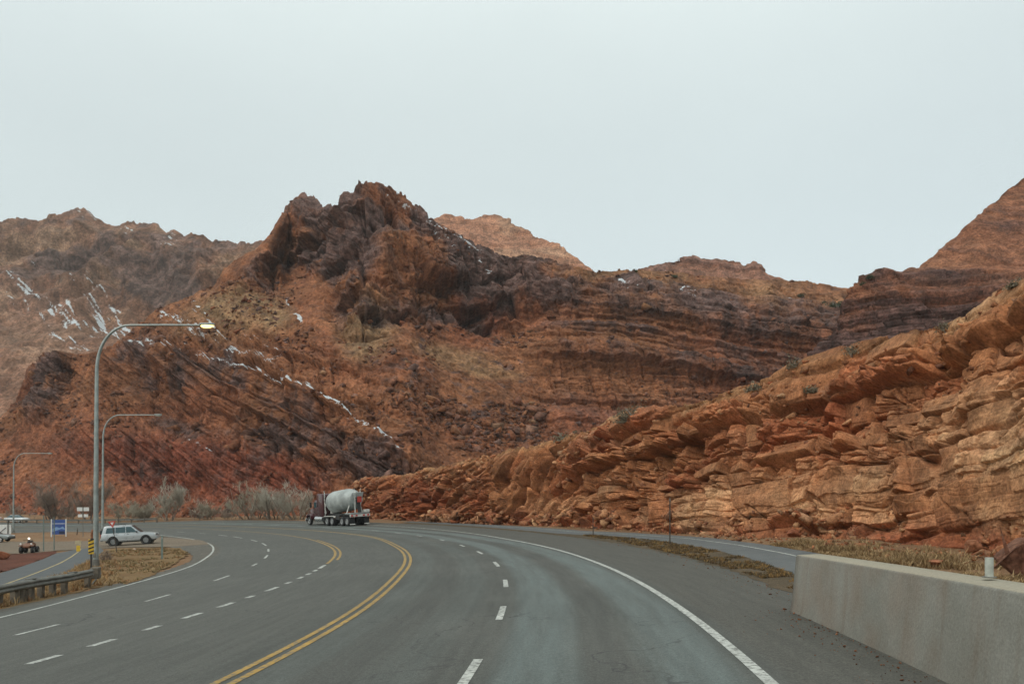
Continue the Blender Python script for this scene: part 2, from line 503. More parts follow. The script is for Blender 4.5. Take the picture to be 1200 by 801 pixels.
def paint_mat(name, col):
    t = NT(name); c = t.coord()
    n = t.noise(9, 5, .7, c); n2 = t.noise(1.2, 4, .6, c)
    k = t.mix(t.ramp(n2, .3, .7), col, tuple(v * .75 for v in col))
    k = t.mix(t.ramp(n, .44, .64, 0., .9), k, (.10, .10, .09))
    t.set(Base_Color=k, Roughness=.7); return t.m
M_white = paint_mat('white_paint', (.50, .51, .47)); M_yel = paint_mat('yellow_paint', (.40, .24, .045))
M_ylite = paint_mat('pale_yellow_paint', (.52, .40, .17))

INN = [(-14, -19.6), (-2, -19.3), (8, -19.2), (14, -19.6), (20, -20.9), (25, -22.2), (29, -21.), (33, -19.6), (60, -19.4), (112, -19.4)]
in_r = lambda t: RO + float(np.interp(t, [p[0] for p in INN], [p[1] for p in INN]))
out_r = lambda t: float(np.interp(t, [-30, -2.5, -1.5, 4, 10, 20, 30, 45, 60, 112], [135.6, 135.6, 136., 136.6, 137.0, 137.4, 138.3, 138.5, 137.2, 137]))
road = polar_sheet('road', in_r, out_r, -26, 112, 0, M_road, 26, 700,
                   'grey asphalt highway bending left with worn pale wheel bands and painted sky sheen', 'road', jit=.25, seed=4)

DEV = {  # how far each painted line wanders from a true arc, by angle in degrees
    'outer': ([-10, 5, 14, 22, 29, 34, 60, 112], [0, -.05, .05, .9, 1.7, 2.2, 2.6, 2.6]),
    'cdash': ([-10, 12, 21, 30, 60, 112], [0, 0, .45, .9, 1.4, 1.4]),
    'yel': ([-10, -2, 3, 15, 22, 60, 112], [.25, .22, -.1, .1, .9, 1.3, 1.3]),
    'd1': ([-10, -4, 3, 12, 20, 26, 60, 112], [-.45, -.4, -.12, .05, -.05, .2, .8, .8]),
    'd2': ([-10, -2, 3, 10, 17, 24, 60, 112], [.1, .2, 0, -.3, -.6, -.4, .2, .2]),
    'inner': ([-10, .5, 3, 7, 10, 15, 20, 30, 60, 112], [1., .8, .2, -.17, -.2, -.7, -.8, -.5, 0, 0])}
BASE = {'outer': RO, 'cdash': RO - 3.65, 'yel': RO - 7.27, 'd1': RO - 11.13, 'd2': RO - 14.70, 'inner': RO - 18.31}
_t = np.linspace(-40, 120, 641)
LINE = {}
for k_, (a_, b_) in DEV.items():
    v_ = np.interp(_t, a_, b_); ker = np.hanning(25); ker /= ker.sum()
    v_ = np.convolve(np.pad(v_, 12, 'edge'), ker, 'valid'); LINE[k_] = BASE[k_] + v_

def rline(k, t): return np.interp(t, _t, LINE[k])

def marks(name, segs, mat):
    """segs: (line, offset, width, theta0, theta1) in degrees, all strips of one painted line"""
    V = []; Fq = []; b = 0
    for k, off, wd, t0, t1 in segs:
        n = max(3, int(abs(t1 - t0) / .35) + 2)
        t = np.linspace(t0, t1, n); r = rline(k, t) + off
        for sgn in (-1, 1):
            x, y = rt(r + sgn * wd / 2, np.radians(t)); V.append(np.stack([x, y, zg(x, y) + .007], -1))
        i = np.arange(n - 1); Fq.append(np.stack([b + i, b + n + i, b + n + i + 1, b + i + 1], -1)); b += 2 * n
    return mesh_np(name, np.concatenate(V), np.concatenate(Fq)[:, ::1], mat, road)

def thd(px, py): return float(np.degrees(pol(px, py)[1]))
marks('edge_line', [('outer', 0, .15, -20, 110)], M_white)
marks('edge_line', [('inner', 0, .14, -20, 27.2), ('inner', .0, .15, 31.5, 110)], M_white)
marks('centre_line', [('yel', -.13, .13, -20, 110), ('yel', .13, .13, -20, 110)], M_yel)
y0 = thd(385, 660)
marks('median_line', [('d1', 0, .15, y0, 110), ('d1', .3, .13, y0 + 1.2, 22.5)], M_yel)
cd = [((543, 802), (566, 777)), ((583, 726), (590, 710)), ((583, 688), (589, 679)), ((574, 664), (581, 658)), ((561, 649), (568, 645)),
      ((542, 640), (549, 637.5)), ((519, 633), (528, 631)), ((494, 628), (503, 626)), ]
segs = []
for a_, b_ in cd:
    t0, t1 = sorted((thd(*a_), thd(*b_))); c_ = (t0 + t1) / 2; hl = max(.45, (t1 - t0) / 2)
    segs.append(('cdash', 0, .14, c_ - hl, c_ + hl))
tl = segs[-1][4]
segs += [('cdash', 0, .14, tl + 3.6 * k + 2.6, tl + 3.6 * k + 3.7) for k in range(18)]
segs += [('cdash', 0, .14, segs[0][3] - 3.6 * k - 1.1, segs[0][3] - 3.6 * k) for k in range(1, 3)]
marks('lane_line', segs, M_white)
d1 = [((30, 778), (73, 767)), ((105, 757), (144, 748)), ((170, 738), (199, 732)), ((219, 724), (249, 717)), ((259, 711), (283, 705)), ((293, 700), (307, 697)),
      ((315, 692), (333, 687)), ((337, 683.5), (347, 681)), ((352, 677.5), (360, 675)), ((362, 673), (368, 671)), ((370, 669), (376, 667)), ((377, 665.5), (384, 661.5)),
      ((-60, 800), (-20, 790)), ((-130, 818), (-90, 808))]
marks('lane_line', [('d1', 0, .17, thd(*a_), thd(*b_)) for a_, b_ in d1], M_white)
d2 = [((17, 744), (72, 731)), ((176, 704), (203, 696)), ((252, 680), (268, 674)), ((293, 663), (300.5, 660)), ((309, 654), (313, 650)), ((313, 646), (313.5, 643)),
      ((310, 639), (308, 636)), ((300, 634), (296, 632)), ((286, 630), (280, 628)), ((268, 627.5), (262, 626)), ((-150, 782), (-90, 769))]
segs = [('d2', 0, .13, *sorted((thd(*a_), thd(*b_)))) for a_, b_ in d2]
tl = max(s[4] for s in segs); segs += [('d2', 0, .13, tl + 4 * k + 2.5, tl + 4 * k + 3.7) for k in range(14)]
marks('lane_line', segs, M_white)

_tp = [pol(*p) for p in ((957, 648), (893, 637.5), (827, 629.5), (747, 624.5), (690, 622))]
_tt = [-24, -6, -3] + [float(np.degrees(p[1])) for p in _tp] + [34]; _tr = [137.9, 138.2, 138.7] + [float(p[0]) for p in _tp] + [141.3]
tr_out = lambda t: float(np.interp(t, _tt, _tr))
tr_in = lambda t: max(135.75, tr_out(t) - float(np.interp(t, [-3, 6, 20, 34], [2.35, 2.65, 2.5, 1.2])))
# grassy median
M_med = dirt_mat('median_soil', (.085, .068, .046), (.115, .088, .058), (.15, .105, .06), 1.6)
polar_sheet('median', lambda t: out_r(t) - .15, lambda t: max(tr_in(t) + .1, out_r(t)), -24, 33, .006, M_med, 6, 240, 'dark gravelly median with short brown grass', 'median', jit=.22, seed=15)
# trail between the highway and the cut
def trail_mat(name, a, b):
    t = NT(name); c = t.coord(); n = t.noise(1.3, 5, .65, c); f = t.noise(40, 2, .5, c)
    k = t.mix(t.ramp(n, .35, .65), a, b); k = t.mix(.7, k, t.mix(t.ramp(f, .3, .7), (.8, .8, .8), (1.2, 1.2, 1.2)), 'MULTIPLY')
    t.set(Base_Color=k, Roughness=.75, Specular_IOR_Level=.35); t.bump(f, .004); return t.m
M_trail = trail_mat('trail_asphalt', (.085, .092, .093), (.108, .116, .116))
M_path = trail_mat('path_asphalt', (.066, .072, .074), (.086, .091, .092))
trail = polar_sheet('path', tr_in, tr_out, -24, 34, .012, M_trail, 6, 200, 'blue grey paved trail between the grassy median and the rock cut', 'path', jit=.12, seed=8)
def trail_line():
    t = np.linspace(-24, 26, 160); V = []
    for s in (-.05, .05):
        x, y = rt(np.array([tr_out(q) for q in t]) - .95 + s, np.radians(t)); V.append(np.stack([x, y, zg(x, y) + .019], -1))
    n = len(t); i = np.arange(n - 1)
    return mesh_np('trail_line', np.concatenate(V), np.stack([i, n + i, n + i + 1, i + 1], -1), M_white, trail)
trail_line()

# left side: gravel side road, red soil bed, paved path, grassy island
strip('side_road', [(-80, 633), (0, 634), (60, 634), (110, 633.5), (160, 630.5), (200, 629.5), (238, 633)],
      [(-80, 646), (0, 647.5), (30, 648.5), (64, 645), (110, 643), (140, 641), (200, 640.3), (246, 637.5)], .008, M_tan, 90, 14, .25, 2,
      'tan gravel side road joining the highway beneath the silver vehicle', 'side road')
strip('red_soil', [(-80, 660), (0, 650), (30, 648.2), (66, 645)], [(-80, 700), (0, 671), (40, 658.5), (66, 648)], .0, M_red, 60, 14, .5, 5,
      'dark red soil bed beside the grey path', 'soil')
pth = strip('path', [(-80, 696), (0, 671.5), (45, 657), (66, 648), (90, 643.5), (116, 640)], [(-80, 716), (0, 694), (40, 683.5), (62, 677), (79, 671), (95, 662), (106, 656), (122, 645)],
            .014, M_path, 80, 10, .05, 3, 'dark grey paved path with a yellow centre stripe', 'path')
a_ = respl(pix_world([(-80, 706), (9, 683.5), (30, 676), (52, 667.5), (72, 659), (84, 652), (91, 647), (95, 643)]), 60)
dv = np.gradient(a_, axis=0); nn_ = np.stack([-dv[:, 1], dv[:, 0]], -1) / np.hypot(dv[:, :1], dv[:, 1:])
V_ = np.concatenate([np.c_[a_ + s * nn_ * .06, zg(*(a_ + s * nn_ * .06).T) + .022] for s in (-1, 1)])
i_ = np.arange(59); mesh_np('centre_line', V_, np.stack([i_, i_ + 60, i_ + 61, i_ + 1], -1), M_ylite, pth)
strip('verge', [(-80, 716), (0, 693), (40, 683.5), (62, 677), (79, 671), (95, 662), (106, 656), (114, 650)],
      [(-80, 742), (0, 715), (40, 707), (75, 698), (110, 688), (130, 687), (140, 686), (150, 684)], -.004, M_vergeg, 90, 12, .3, 9,
      'dry grassy strip behind the steel guardrail', 'verge')
strip('verge', [(114, 651), (122, 645), (135, 642.5), (160, 642), (190, 641.2), (211, 642)],
      [(145, 685), (160, 681), (175, 675), (192, 667), (208, 658), (221, 648)], .018, M_vergeg, 90, 16, .3, 12,
      'dry grass traffic island inside the junction', 'verge')

# ------------------------------------------------------------------ rock hills
def smooth1(a, k, axis=1):
    if k < 2: return a
    ker = np.hanning(k * 2 + 1); ker /= ker.sum()
    pad = [(0, 0)] * a.ndim; pad[axis] = (k, k)
    return np.apply_along_axis(lambda v: np.convolve(v, ker, 'valid'), axis, np.pad(a, pad, 'edge'))

class Hill:
    """a slope built up from its foot: each column rises from a ground point at the slope m(px,py) up to the traced crest,
    then falls away behind, so it is a solid ridge with its own depth"""
    def __init__(s, cols, rows, foot, crest, slope, sm=10, back=14, backdrop=1.1, backlen=40., jag=None):
        s.px = px = np.asarray(cols, float); nc = len(px)
        fp, fy = foot(px); cp = crest(px)
        v = np.linspace(0, 1, rows)
        py = fp[None] + (cp - fp)[None] * v[:, None]
        if jag is not None:                       # broken blocks along the crest only
            py = py + jag(px)[None] * (v[:, None] ** 22); cp = cp + jag(px)
        PX = np.broadcast_to(px, py.shape)
        t = (HZ - py) / F
        m = slope(PX, py)
        dt = np.diff(t, axis=0)
        mm_ = .5 * (m[1:] + m[:-1]); tm = .5 * (t[1:] + t[:-1])
        dl = dt / np.maximum(mm_ - tm, .14)
        lnY = np.log(fy)[None] + np.concatenate([np.zeros((1, nc)), np.cumsum(dl, 0)], 0)
        lnY = smooth1(lnY, sm, 1); lnY = smooth1(lnY, 3, 0)
        Y = np.exp(lnY)
        X = (PX - 600) / F * Y; Z = CAMZ + t * Y
        # behind the crest
        kb = (np.arange(1, back + 1) / back) ** 1.6
        Yb = Y[-1][None] + kb[:, None] * backlen; Zb = Z[-1][None] - kb[:, None] * backlen * backdrop
        Xb = (px - 600)[None] / F * Yb
        s.X = np.concatenate([X, Xb]); s.Y = np.concatenate([Y, Yb]); s.Z = np.concatenate([Z, Zb])
        s.PX = np.concatenate([PX, np.broadcast_to(px, Xb.shape)]); s.PY = np.concatenate([py, np.broadcast_to(cp, Xb.shape)])
        s.rows = rows
        s.bk = np.concatenate([np.zeros(rows), kb])[:, None] * np.ones(nc)
    def normals(s, sm=6):
        P = np.stack([s.X, s.Y, s.Z], -1)
        du = np.gradient(P, axis=1); dv = np.gradient(P, axis=0)
        n = np.cross(du, dv); n /= np.linalg.norm(n, axis=-1, keepdims=True) + 1e-9
        if sm:
            for c in range(3): n[..., c] = smooth1(smooth1(n[..., c], sm, 0), sm, 1)
            n /= np.linalg.norm(n, axis=-1, keepdims=True) + 1e-9
        return n
    def disp(s, d, n):
        s.X = s.X + d * n[..., 0]; s.Y = s.Y + d * n[..., 1]; s.Z = s.Z + d * n[..., 2]
    def build(s, name, mat, mask, tint, label, smooth=False):
        nr, nc = s.X.shape
        o = mesh_np(name, np.stack([s.X, s.Y, s.Z], -1).reshape(-1, 3), gridF(nr, nc), mat, smooth=smooth)
        cattr(o, 'mask', np.stack([np.clip(q, 0, 1) for q in mask], -1).reshape(-1, 4))
        cattr(o, 'tint', np.concatenate([tint, np.ones(tint.shape[:2] + (1,))], -1).reshape(-1, 4))
        tag(o, label, 'hill', kind='structure')
        return o

def L(pts):
    xs = [p[0] for p in pts]; ys = [p[1] for p in pts]
    return lambda x: np.interp(x, xs, ys)

# ---------------- the main hill
crest = L([(-260, 610), (-120, 560), (-40, 515), (0, 492), (18, 470), (32, 432), (50, 413), (75, 416), (100, 415), (140, 397), (182, 363), (215, 350), (250, 335), (262, 316), (280, 301), (298, 292), (308, 284),
           (316, 274), (324, 262), (331, 252), (336, 243), (343, 232), (352, 227), (364, 227), (370, 233), (377, 244), (388, 245), (396, 240), (400, 230), (406, 224), (412, 226), (416, 221),
           (420, 213), (430, 209), (438, 213), (447, 214), (456, 215), (462, 221), (471, 227), (480, 235), (490, 240), (500, 250), (512, 258), (525, 268), (540, 280), (556, 290), (575, 295), (600, 299), (620, 297),
           (645, 301), (668, 308), (690, 316), (720, 315), (750, 316), (775, 317), (800, 318), (830, 322), (870, 326), (915, 328), (950, 330), (985, 336), (1010, 338), (1060, 345), (1260, 400)])
def main_jag(px):
    px = np.asarray(px, float); q = px + 1.5 * np.sin(px * .7)
    w_ = sst(325, 345, px) * (1 - sst(480, 600, px)) * .8 + .25
    return w_ * .62 * (6.5 * (h3(np.floor(q / 6.1), 3) - .5) + 4. * (h3(np.floor(q / 2.7), 8) - .5) + 5 * fbm(px / 13, px * 0, px * 0, 3, 88))
ffy = L([(-260, 215), (0, 186), (100, 172), (200, 158), (300, 145), (400, 126), (460, 122), (600, 138), (800, 150), (1000, 165), (1260, 190)])
def ffoot(px):
    Y = ffy(px); X = (px - 600) / F * Y
    return HZ - (zg(X, Y) - 1.2 - CAMZ) / Y * F, Y

BENCH = [(120, 400), (190, 403), (250, 410), (285, 418), (330, 440), (380, 456), (420, 490), (460, 525), (492, 556), (520, 580)]
def main_slope(px, py):
    wx = px + 9 * fbm(px / 40, py / 40, px * 0, 3, 21); wy = py + 9 * fbm(px / 40, py / 40, px * 0 + 9, 3, 22)
    m = .76 + 0 * px
    # lower outcrop: steep beneath the bench, a ledge on it
    by = np.interp(wx, [p[0] for p in BENCH], [p[1] for p in BENCH]); inb = sst(60, 130, wx) * (1 - sst(480, 520, wx))
    d = wy - by
    m = m + inb * 1.3 * sst(4, 14, d) * (1 - sst(45, 75, d))
    m = m - inb * .18 * sst(-16, -4, d) * (1 - sst(-3, 5, d))
    m = m + .9 * blob(wx, wy, 225, 545, 120, 26, 8) + 1.3 * blob(wx, wy, 55, 450, 22, 42, 12) + .8 * blob(wx, wy, 330, 520, 90, 30, 20)
    m = m - .16 * blob(wx, wy, 200, 505, 120, 12, 14)
    # summit crag
    crag = spoly(wx, wy, [(295, 320), (328, 275), (350, 205), (480, 205), (560, 270), (700, 305), (690, 335), (640, 352), (600, 392), (540, 372), (470, 352), (440, 395), (405, 388), (385, 330), (335, 300), (330, 335), (280, 340)], 9)
    m = m + .62 * crag - .25 * blob(wx, wy, 360, 345, 60, 25)
    # layered band on the right: cliffs over ledges
    band = sst(590, 680, wx); yb = 345 + (wx - 640) * .135
    d = wy - yb
    m = m + band * (1.1 * sst(-14, -4, d) * (1 - sst(22, 40, d)) + .8 * sst(48, 60, d) * (1 - sst(95, 125, d)) - .22 * sst(-40, -20, d) * (1 - sst(-16, -6, d)))
    t = (HZ - py) / F
    return np.maximum(m, t + .2)

cols = np.concatenate([np.linspace(-260, -12, 90), np.linspace(-10, 1085, 1330), np.linspace(1090, 1260, 50)])
hm = Hill(cols, 540, ffoot, crest, main_slope, sm=6, back=18, backdrop=.9, backlen=60, jag=main_jag)
PX, PY, X, Y, Z = hm.PX, hm.PY, hm.X.copy(), hm.Y.copy(), hm.Z.copy()
N = hm.normals(14); N = N * .45 + np.array([0, -.86, .36]) * .55; N /= np.linalg.norm(N, axis=-1, keepdims=True)
wx = PX + 10 * fbm(X / 16, Y / 30, Z / 12, 4, 31); wy = PY + 10 * fbm(X / 16 + 40, Y / 30, Z / 12, 4, 32)
G = np.interp(X, [-140, -90, -60, -30, 0, 60, 130], [-14, 14, 31, 44, 53, 61, 66])      # beds dip away to the right, more gently further right
B = Z + G - 20 + 3.5 * fbm(X / 45, Y / 60, Z / 60, 3, 33)
by = np.interp(wx, [p[0] for p in BENCH], [p[1] for p in BENCH]); inb = sst(90, 140, wx) * (1 - sst(480, 515, wx))
crag = spoly(wx, wy, [(290, 330), (326, 270), (345, 195), (480, 195), (560, 260), (720, 300), (690, 335), (640, 352), (600, 395), (540, 378), (480, 366), (445, 400), (400, 392), (385, 335), (345, 305), (330, 335), (280, 345)], 9)
outc = np.clip(inb * sst(-4, 8, wy - by) * (1 - sst(60, 110, wy - by)) + blob(wx, wy, 225, 545, 135, 30, 8) + blob(wx, wy, 55, 448, 28, 48, 12) + blob(wx, wy, 350, 525, 110, 36, 25)
               + blob(wx, wy, 300, 440, 170, 50, 15) * .8, 0, 1)
band = sst(585, 690, wx); db = wy - (345 + (wx - 640) * .135)
strat = band * sst(-52, -20, db) * (1 - .65 * sst(95, 150, db))
lowr = band * sst(90, 140, db)
rock = np.clip(crag + outc + strat + .12, 0, 1)
talus = np.clip(1 - crag - outc - strat, 0, 1)
o1, bed1, ck1, tl1, hh1 = blocks(X + .35 * Y, B, 5.2, 8., 1, .55)
o2, bed2, ck2, tl2, hh2 = blocks(X + .3 * Y, B + .4 * fbm(X / 6, Y / 6, Z / 6, 3, 5), 1.9, 3.3, 2, .3)
o3, bed3, ck3, lf3, hh3 = blocks(X - .2 * Y, B, .8, 1.5, 3, .14)
gate = sst(-.25, .2, fbm(X / 22, Y / 22, Z / 16, 3, 41))
d = rock * (1.5 * (bed1 - .5) + 1.8 * (o1 - .5) * gate + .9 * tl1 * gate - 1.0 * ck1 * gate + 1.0 * (bed2 - .5) + 1.3 * (o2 - .5) + .9 * tl2 - .55 * ck2 + .55 * (o3 - .5) - .25 * ck3)
o0, bed0, ck0, tl0, hh0 = blocks(X + .4 * Y + 1.5 * fbm(X / 7, Y / 7, Z / 7, 2, 39), Z - .35 * X + 2 * fbm(X / 14, Y / 14, Z / 14, 2, 40), 11., 9., 4, .7)
d = d * (1 - .25 * crag) + crag * sst(2, 40, PY - crest(PX)) * (2.6 * (o0 - .5) + 1.0 * tl0 - 1.2 * ck0) + (rock * 3.2 + 1.6) * fbm(X / 26, Y / 30, Z / 22, 4, 42)
vert = ridged(X / 9, Y / 9, Z / 40, 3, 43)                         # gullies and buttresses
d = d + crag * 1.9 * (vert - .4) + outc * 1.5 * (vert - .4)
d = d + talus * (.55 * fbm(X / 3.5, Y / 4.5, Z / 3.5, 4, 44) + 1.2 * np.maximum(0, fbm(X / 2.1, Y / 2.6, Z / 2.1, 2, 45) - .22))
d = d + .5 * fbm(X / 1.3, Y / 1.5, Z / 1.1, 3, 46) + talus * .5 * np.maximum(0, fbm(X / .9, Y / 1.1, Z / .9, 2, 47) - .1)
st_ = strat * (1 - crag)
d = d * (1 - .45 * st_) + st_ * (2.0 * (bed1 - .5) + 1.5 * (bed2 - .5) + .7 * (bed3 - .5))
crestw = sst(0, 14, PY - crest(PX))
d = d * (.36 + .64 * crestw) * (1 - .4 * hm.bk)
edge = np.minimum(1, np.arange(hm.X.shape[0]) / 10.)[:, None]
hm.disp(d * (.35 + .65 * edge), N)

# colours the rock has: desert varnish, pale beds, red beds, snow
f1 = fbm(X / 11, Y / 14, Z / 8, 4, 51); f2 = fbm(X / 3, Y / 4, Z / 6, 3, 52); f3 = fbm(X / 30, Y / 30, Z / 20, 3, 53)
seep = fbm(X / 1.6, Y / 2.2, Z / 16, 3, 54)
vz = crag * (.42 + 1.1 * f1 + .5 * f2 + .2 * (hh1 - .5)) + .55 * blob(wx, wy, 305, 316, 20, 16) + .7 * blob(wx, wy, 590, 322, 62, 30, -8) + .55 * blob(wx, wy, 400, 262, 66, 44)
vz = vz - .9 * blob(wx, wy, 500, 330, 60, 14, 35) * (f1 > -.1) - .4 * blob(wx, wy, 300, 275, 22, 22)
vz += outc * (.06 + 1.1 * f1 + .5 * seep + .25 * (bed2 - .5)) + .7 * blob(wx, wy, 190, 428, 46, 24, 5) + .5 * blob(wx, wy, 258, 432, 22, 20) + .45 * blob(wx, wy, 330, 466, 64, 16, 22) + .6 * blob(wx, wy, 54, 450, 24, 42, 10)
vz += .45 * blob(wx, wy, 420, 535, 60, 14, 32) + .35 * blob(wx, wy, 310, 505, 70, 20, 15) + .55 * blob(wx, wy, 215, 495, 40, 10, 10)
vz += strat * (.12 + .8 * f1 + .75 * (bed1 - .5) + .6 * (bed2 - .5) + .35 * seep) * (1 - .35 * sst(60, 130, db)) + band * .3 * sst(-25, -5, db) * (1 - sst(20, 45, db))
vz += talus * np.maximum(0, .75 * fbm(X / 2.4, Y / 3, Z / 2, 2, 55) - .12) * (1 + 1.2 * blob(wx, wy, 600, 465, 70, 60, 20) + .8 * blob(wx, wy, 480, 420, 60, 60))
vz = sst(.05, .9, vz)
pale = .75 * blob(wx, wy, 292, 362, 46, 20, 8) + .6 * blob(wx, wy, 432, 385, 34, 36, 20) + .5 * blob(wx, wy, 545, 418, 62, 14, 12) + .3 * blob(wx, wy, 240, 375, 40, 22) + band * .30 * sst(-75, -35, db) * (1 - sst(-30, -12, db))
pale = pale * (.6 + .9 * fbm(X / 6, Y / 6, Z / 5, 3, 56) + .4)
red = .9 * blob(wx, wy, 230, 545, 140, 34, 6) + .5 * blob(wx, wy, 560, 370, 30, 40) + .45 * lowr + .34 * sst(-.2, .4, f3) + .4 * blob(wx, wy, 120, 590, 200, 16)
up = np.clip(hm.normals(0)[..., 2], 0, 1)
sn = np.zeros_like(X)
for pts, wd, k in [([(150, 398), (190, 405), (235, 408), (272, 420)], 5, .6), ([(272, 420), (300, 430), (330, 441), (345, 447), (372, 458)], 3.2, 1.), ([(372, 458), (400, 474), (430, 500), (455, 520), (472, 536)], 3.2, .9),
                   ([(190, 365), (215, 378), (235, 392), (260, 402)], 9, .62), ([(225, 355), (250, 378), (258, 396)], 6, .62), ([(250, 398), (285, 408), (312, 418), (325, 430)], 9, .55), ([(335, 350), (352, 372)], 4, .8),
                   ([(285, 385), (315, 400), (330, 412)], 8, .5), ([(455, 228), (500, 255), (540, 285), (562, 300)], 5, .62), ([(500, 262), (540, 300), (575, 318)], 6, .5), ([(215, 508), (235, 520), (250, 528)], 2.5, .7),
                   ([(380, 455), (400, 480), (420, 495)], 7, .45), ([(425, 498), (450, 515), (470, 530)], 5, .5), ([(798, 341), (812, 346)], 3, 1.1), ([(895, 347), (925, 352)], 4, .6), ([(978, 352), (992, 362)], 3.5, 1.), ([(725, 330), (745, 335)], 4, .5)]:
    sn = np.maximum(sn, k * (1 - sst(.3, 1.3, pdist(PX + 3 * f2, PY + 3 * f2, pts) / (wd * .8))))
q_ = (PX * .82 + PY * .57) / 7; p_ = (-PX * .57 + PY * .82) / 1.9
sn = sn * (.30 + .85 * sst(.25, .8, up)) + 1.1 * (fbm(q_, p_, X * 0, 4, 57) - .10) * (sn > .05)
tint = 1 + .4 * crag[..., None] * (hh0 - .5)[..., None] + .34 * (hh2 - .5)[..., None] * np.array([1, 1, 1]) + .26 * (hh1 - .5)[..., None] * np.array([1, .95, .9]) + .22 * (bed3 - .5)[..., None] + .3 * f2[..., None] * talus[..., None]
M_hill = rock_mat('hill_rock', (.176, .071, .034), (.212, .094, .046), (.080, .049, .042), (.25, .16, .085), (.168, .052, .029), .06, .25, con=.85)
o_main = hm.build('hill', M_hill, (vz, pale, sn * .80, red), np.clip(tint, .45, 1.6), 'rust red rocky hill with a dark jagged summit crag and snow streaked ledges')

# rocks strewn over the slope: one loose mass
def rock_templates(n=14, seed=1):
    r = random.Random(seed); out = []
    for _ in range(n):
        bm = bmesh.new()
        ax = (r.uniform(.8, 1.4), r.uniform(.7, 1.1), r.uniform(.45, .8))
        for _k in range(11):
            v = Vector((r.gauss(0, 1), r.gauss(0, 1), r.gauss(0, 1))).normalized() * r.uniform(.8, 1.05)
            bm.verts.new((v.x * ax[0] / 2, v.y * ax[1] / 2, v.z * ax[2] / 2))
        bmesh.ops.convex_hull(bm, input=bm.verts[:])
        bmesh.ops.delete(bm, geom=[v for v in bm.verts if not v.link_faces], context='VERTS')
        bmesh.ops.triangulate(bm, faces=bm.faces[:]); bm.verts.index_update()
        out.append((np.array([v.co[:] for v in bm.verts]), np.array([[v.index for v in f.verts] for f in bm.faces]))); bm.free()
    return out
TPL = rock_templates()

def scatter(name, P, size, mask, tint, mat, label, seed=0, flat=1.):
    r = np.random.default_rng(seed); Vs = []; Fs = []; Ms = []; Ts = []; b = 0
    for k in range(len(P)):
        v, f = TPL[r.integers(len(TPL))]
        a = r.uniform(0, 6.28); c, s_ = math.cos(a), math.sin(a)
        Rm = np.array([[c, -s_, 0], [s_, c, 0], [0, 0, 1]])
        e = r.normal(0, .3, 2); Tm = np.array([[1, 0, e[0]], [0, 1, e[1]], [-e[0], -e[1], 1]])
        q = (v * [1, 1, flat]) @ Tm.T @ Rm.T * size[k] + P[k]
        Vs.append(q); Fs.append(f + b); b += len(v)
        Ms.append(np.repeat(mask[k][None], len(v), 0)); Ts.append(np.repeat(tint[k][None], len(v), 0))
    o = mesh_np(name, np.concatenate(Vs), np.concatenate(Fs), mat)
    cattr(o, 'mask', np.concatenate(Ms)); cattr(o, 'tint', np.concatenate(Ts))
    return tag(o, label, 'rubble', kind='stuff')

dens = (talus * .55 + .1) * (1 + 2.5 * blob(wx, wy, 600, 462, 75, 65, 20) + 1.6 * blob(wx, wy, 490, 420, 80, 80) + .8 * blob(wx, wy, 360, 400, 60, 60)) * (1 - hm.bk) * (hm.bk < .01) * (PX > -20) * (PX < 1000)
dens = dens * sst(-.15, .35, fbm(X / 12, Y / 14, Z / 10, 3, 61))
pp = (dens / dens.sum()).ravel(); ii = RNG.choice(pp.size, 5200, p=pp)
Pm = np.stack([hm.X, hm.Y, hm.Z], -1).reshape(-1, 3)[ii]
sz = np.clip(RNG.lognormal(-.35, .55, len(ii)), .3, 3.6)
mk = np.zeros((len(ii), 4)); mk[:, 0] = np.clip(RNG.normal(.42, .38, len(ii)), 0, 1); mk[:, 1] = np.clip(RNG.normal(-.1, .3, len(ii)), 0, .7); mk[:, 3] = RNG.random(len(ii)) * .5
tn = np.ones((len(ii), 4)) * RNG.uniform(.75, 1.35, (len(ii), 1)); tn[:, 3] = 1
scatter('rubble', Pm, sz * 1.15, mk, tn, M_hill, 'fallen dark and orange rocks strewn over the slope', 3)

# ---------------- far hill on the left
cl = L([(-320, 300), (-150, 270), (-60, 262), (0, 256), (25, 254), (45, 257), (60, 252), (80, 248), (97, 248), (112, 255), (125, 263), (142, 268), (150, 263), (165, 261), (188, 265), (195, 272), (215, 275), (228, 270), (240, 274), (248, 278), (262, 278), (275, 287), (300, 285), (330, 282), (420, 300)])
def far_jag(px): return 3.2 * (h3(np.floor(px / 9.3), 5) - .5) + 2.4 * (h3(np.floor(px / 3.7), 6) - .5) + 4 * fbm(px / 17, px * 0, px * 0, 3, 89)
def fl(px): return 600 + 0 * px, np.interp(px, [-320, 0, 420], [330, 330, 300])
def sl_far(px, py):
    m = .74 + .5 * sst(360, 310, py + 12 * fbm(px / 50, py / 50, px * 0, 3, 71)) - .12 * blob(px, py, 120, 380, 140, 25, 12)
    return np.maximum(m, (HZ - py) / F + .22)
hf = Hill(np.linspace(-320, 420, 620), 300, fl, cl, sl_far, sm=10, back=12, backlen=120, jag=far_jag)
PX, PY, X, Y, Z = hf.PX, hf.PY, hf.X.copy(), hf.Y.copy(), hf.Z.copy()
N = hf.normals(8)
upz = sst(400, 330, PY)
dome = 1 - np.abs(fbm(X / 60, Y / 80, Z / 55, 3, 72)) * 2.4
d = upz * 15 * dome + 9 * fbm(X / 70, Y / 70, Z / 50, 4, 73) + 2.5 * upz * (ridged(X / 16, Y / 16, Z / 26, 3, 74) - .3) - upz * 9 * (1 - sst(0, .16, np.abs(fbm(X / 75 + Z / 160, Y / 90, Z / 200, 3, 70)))) + 2.6 * fbm(X / 7, Y / 7, Z / 5, 4, 75)
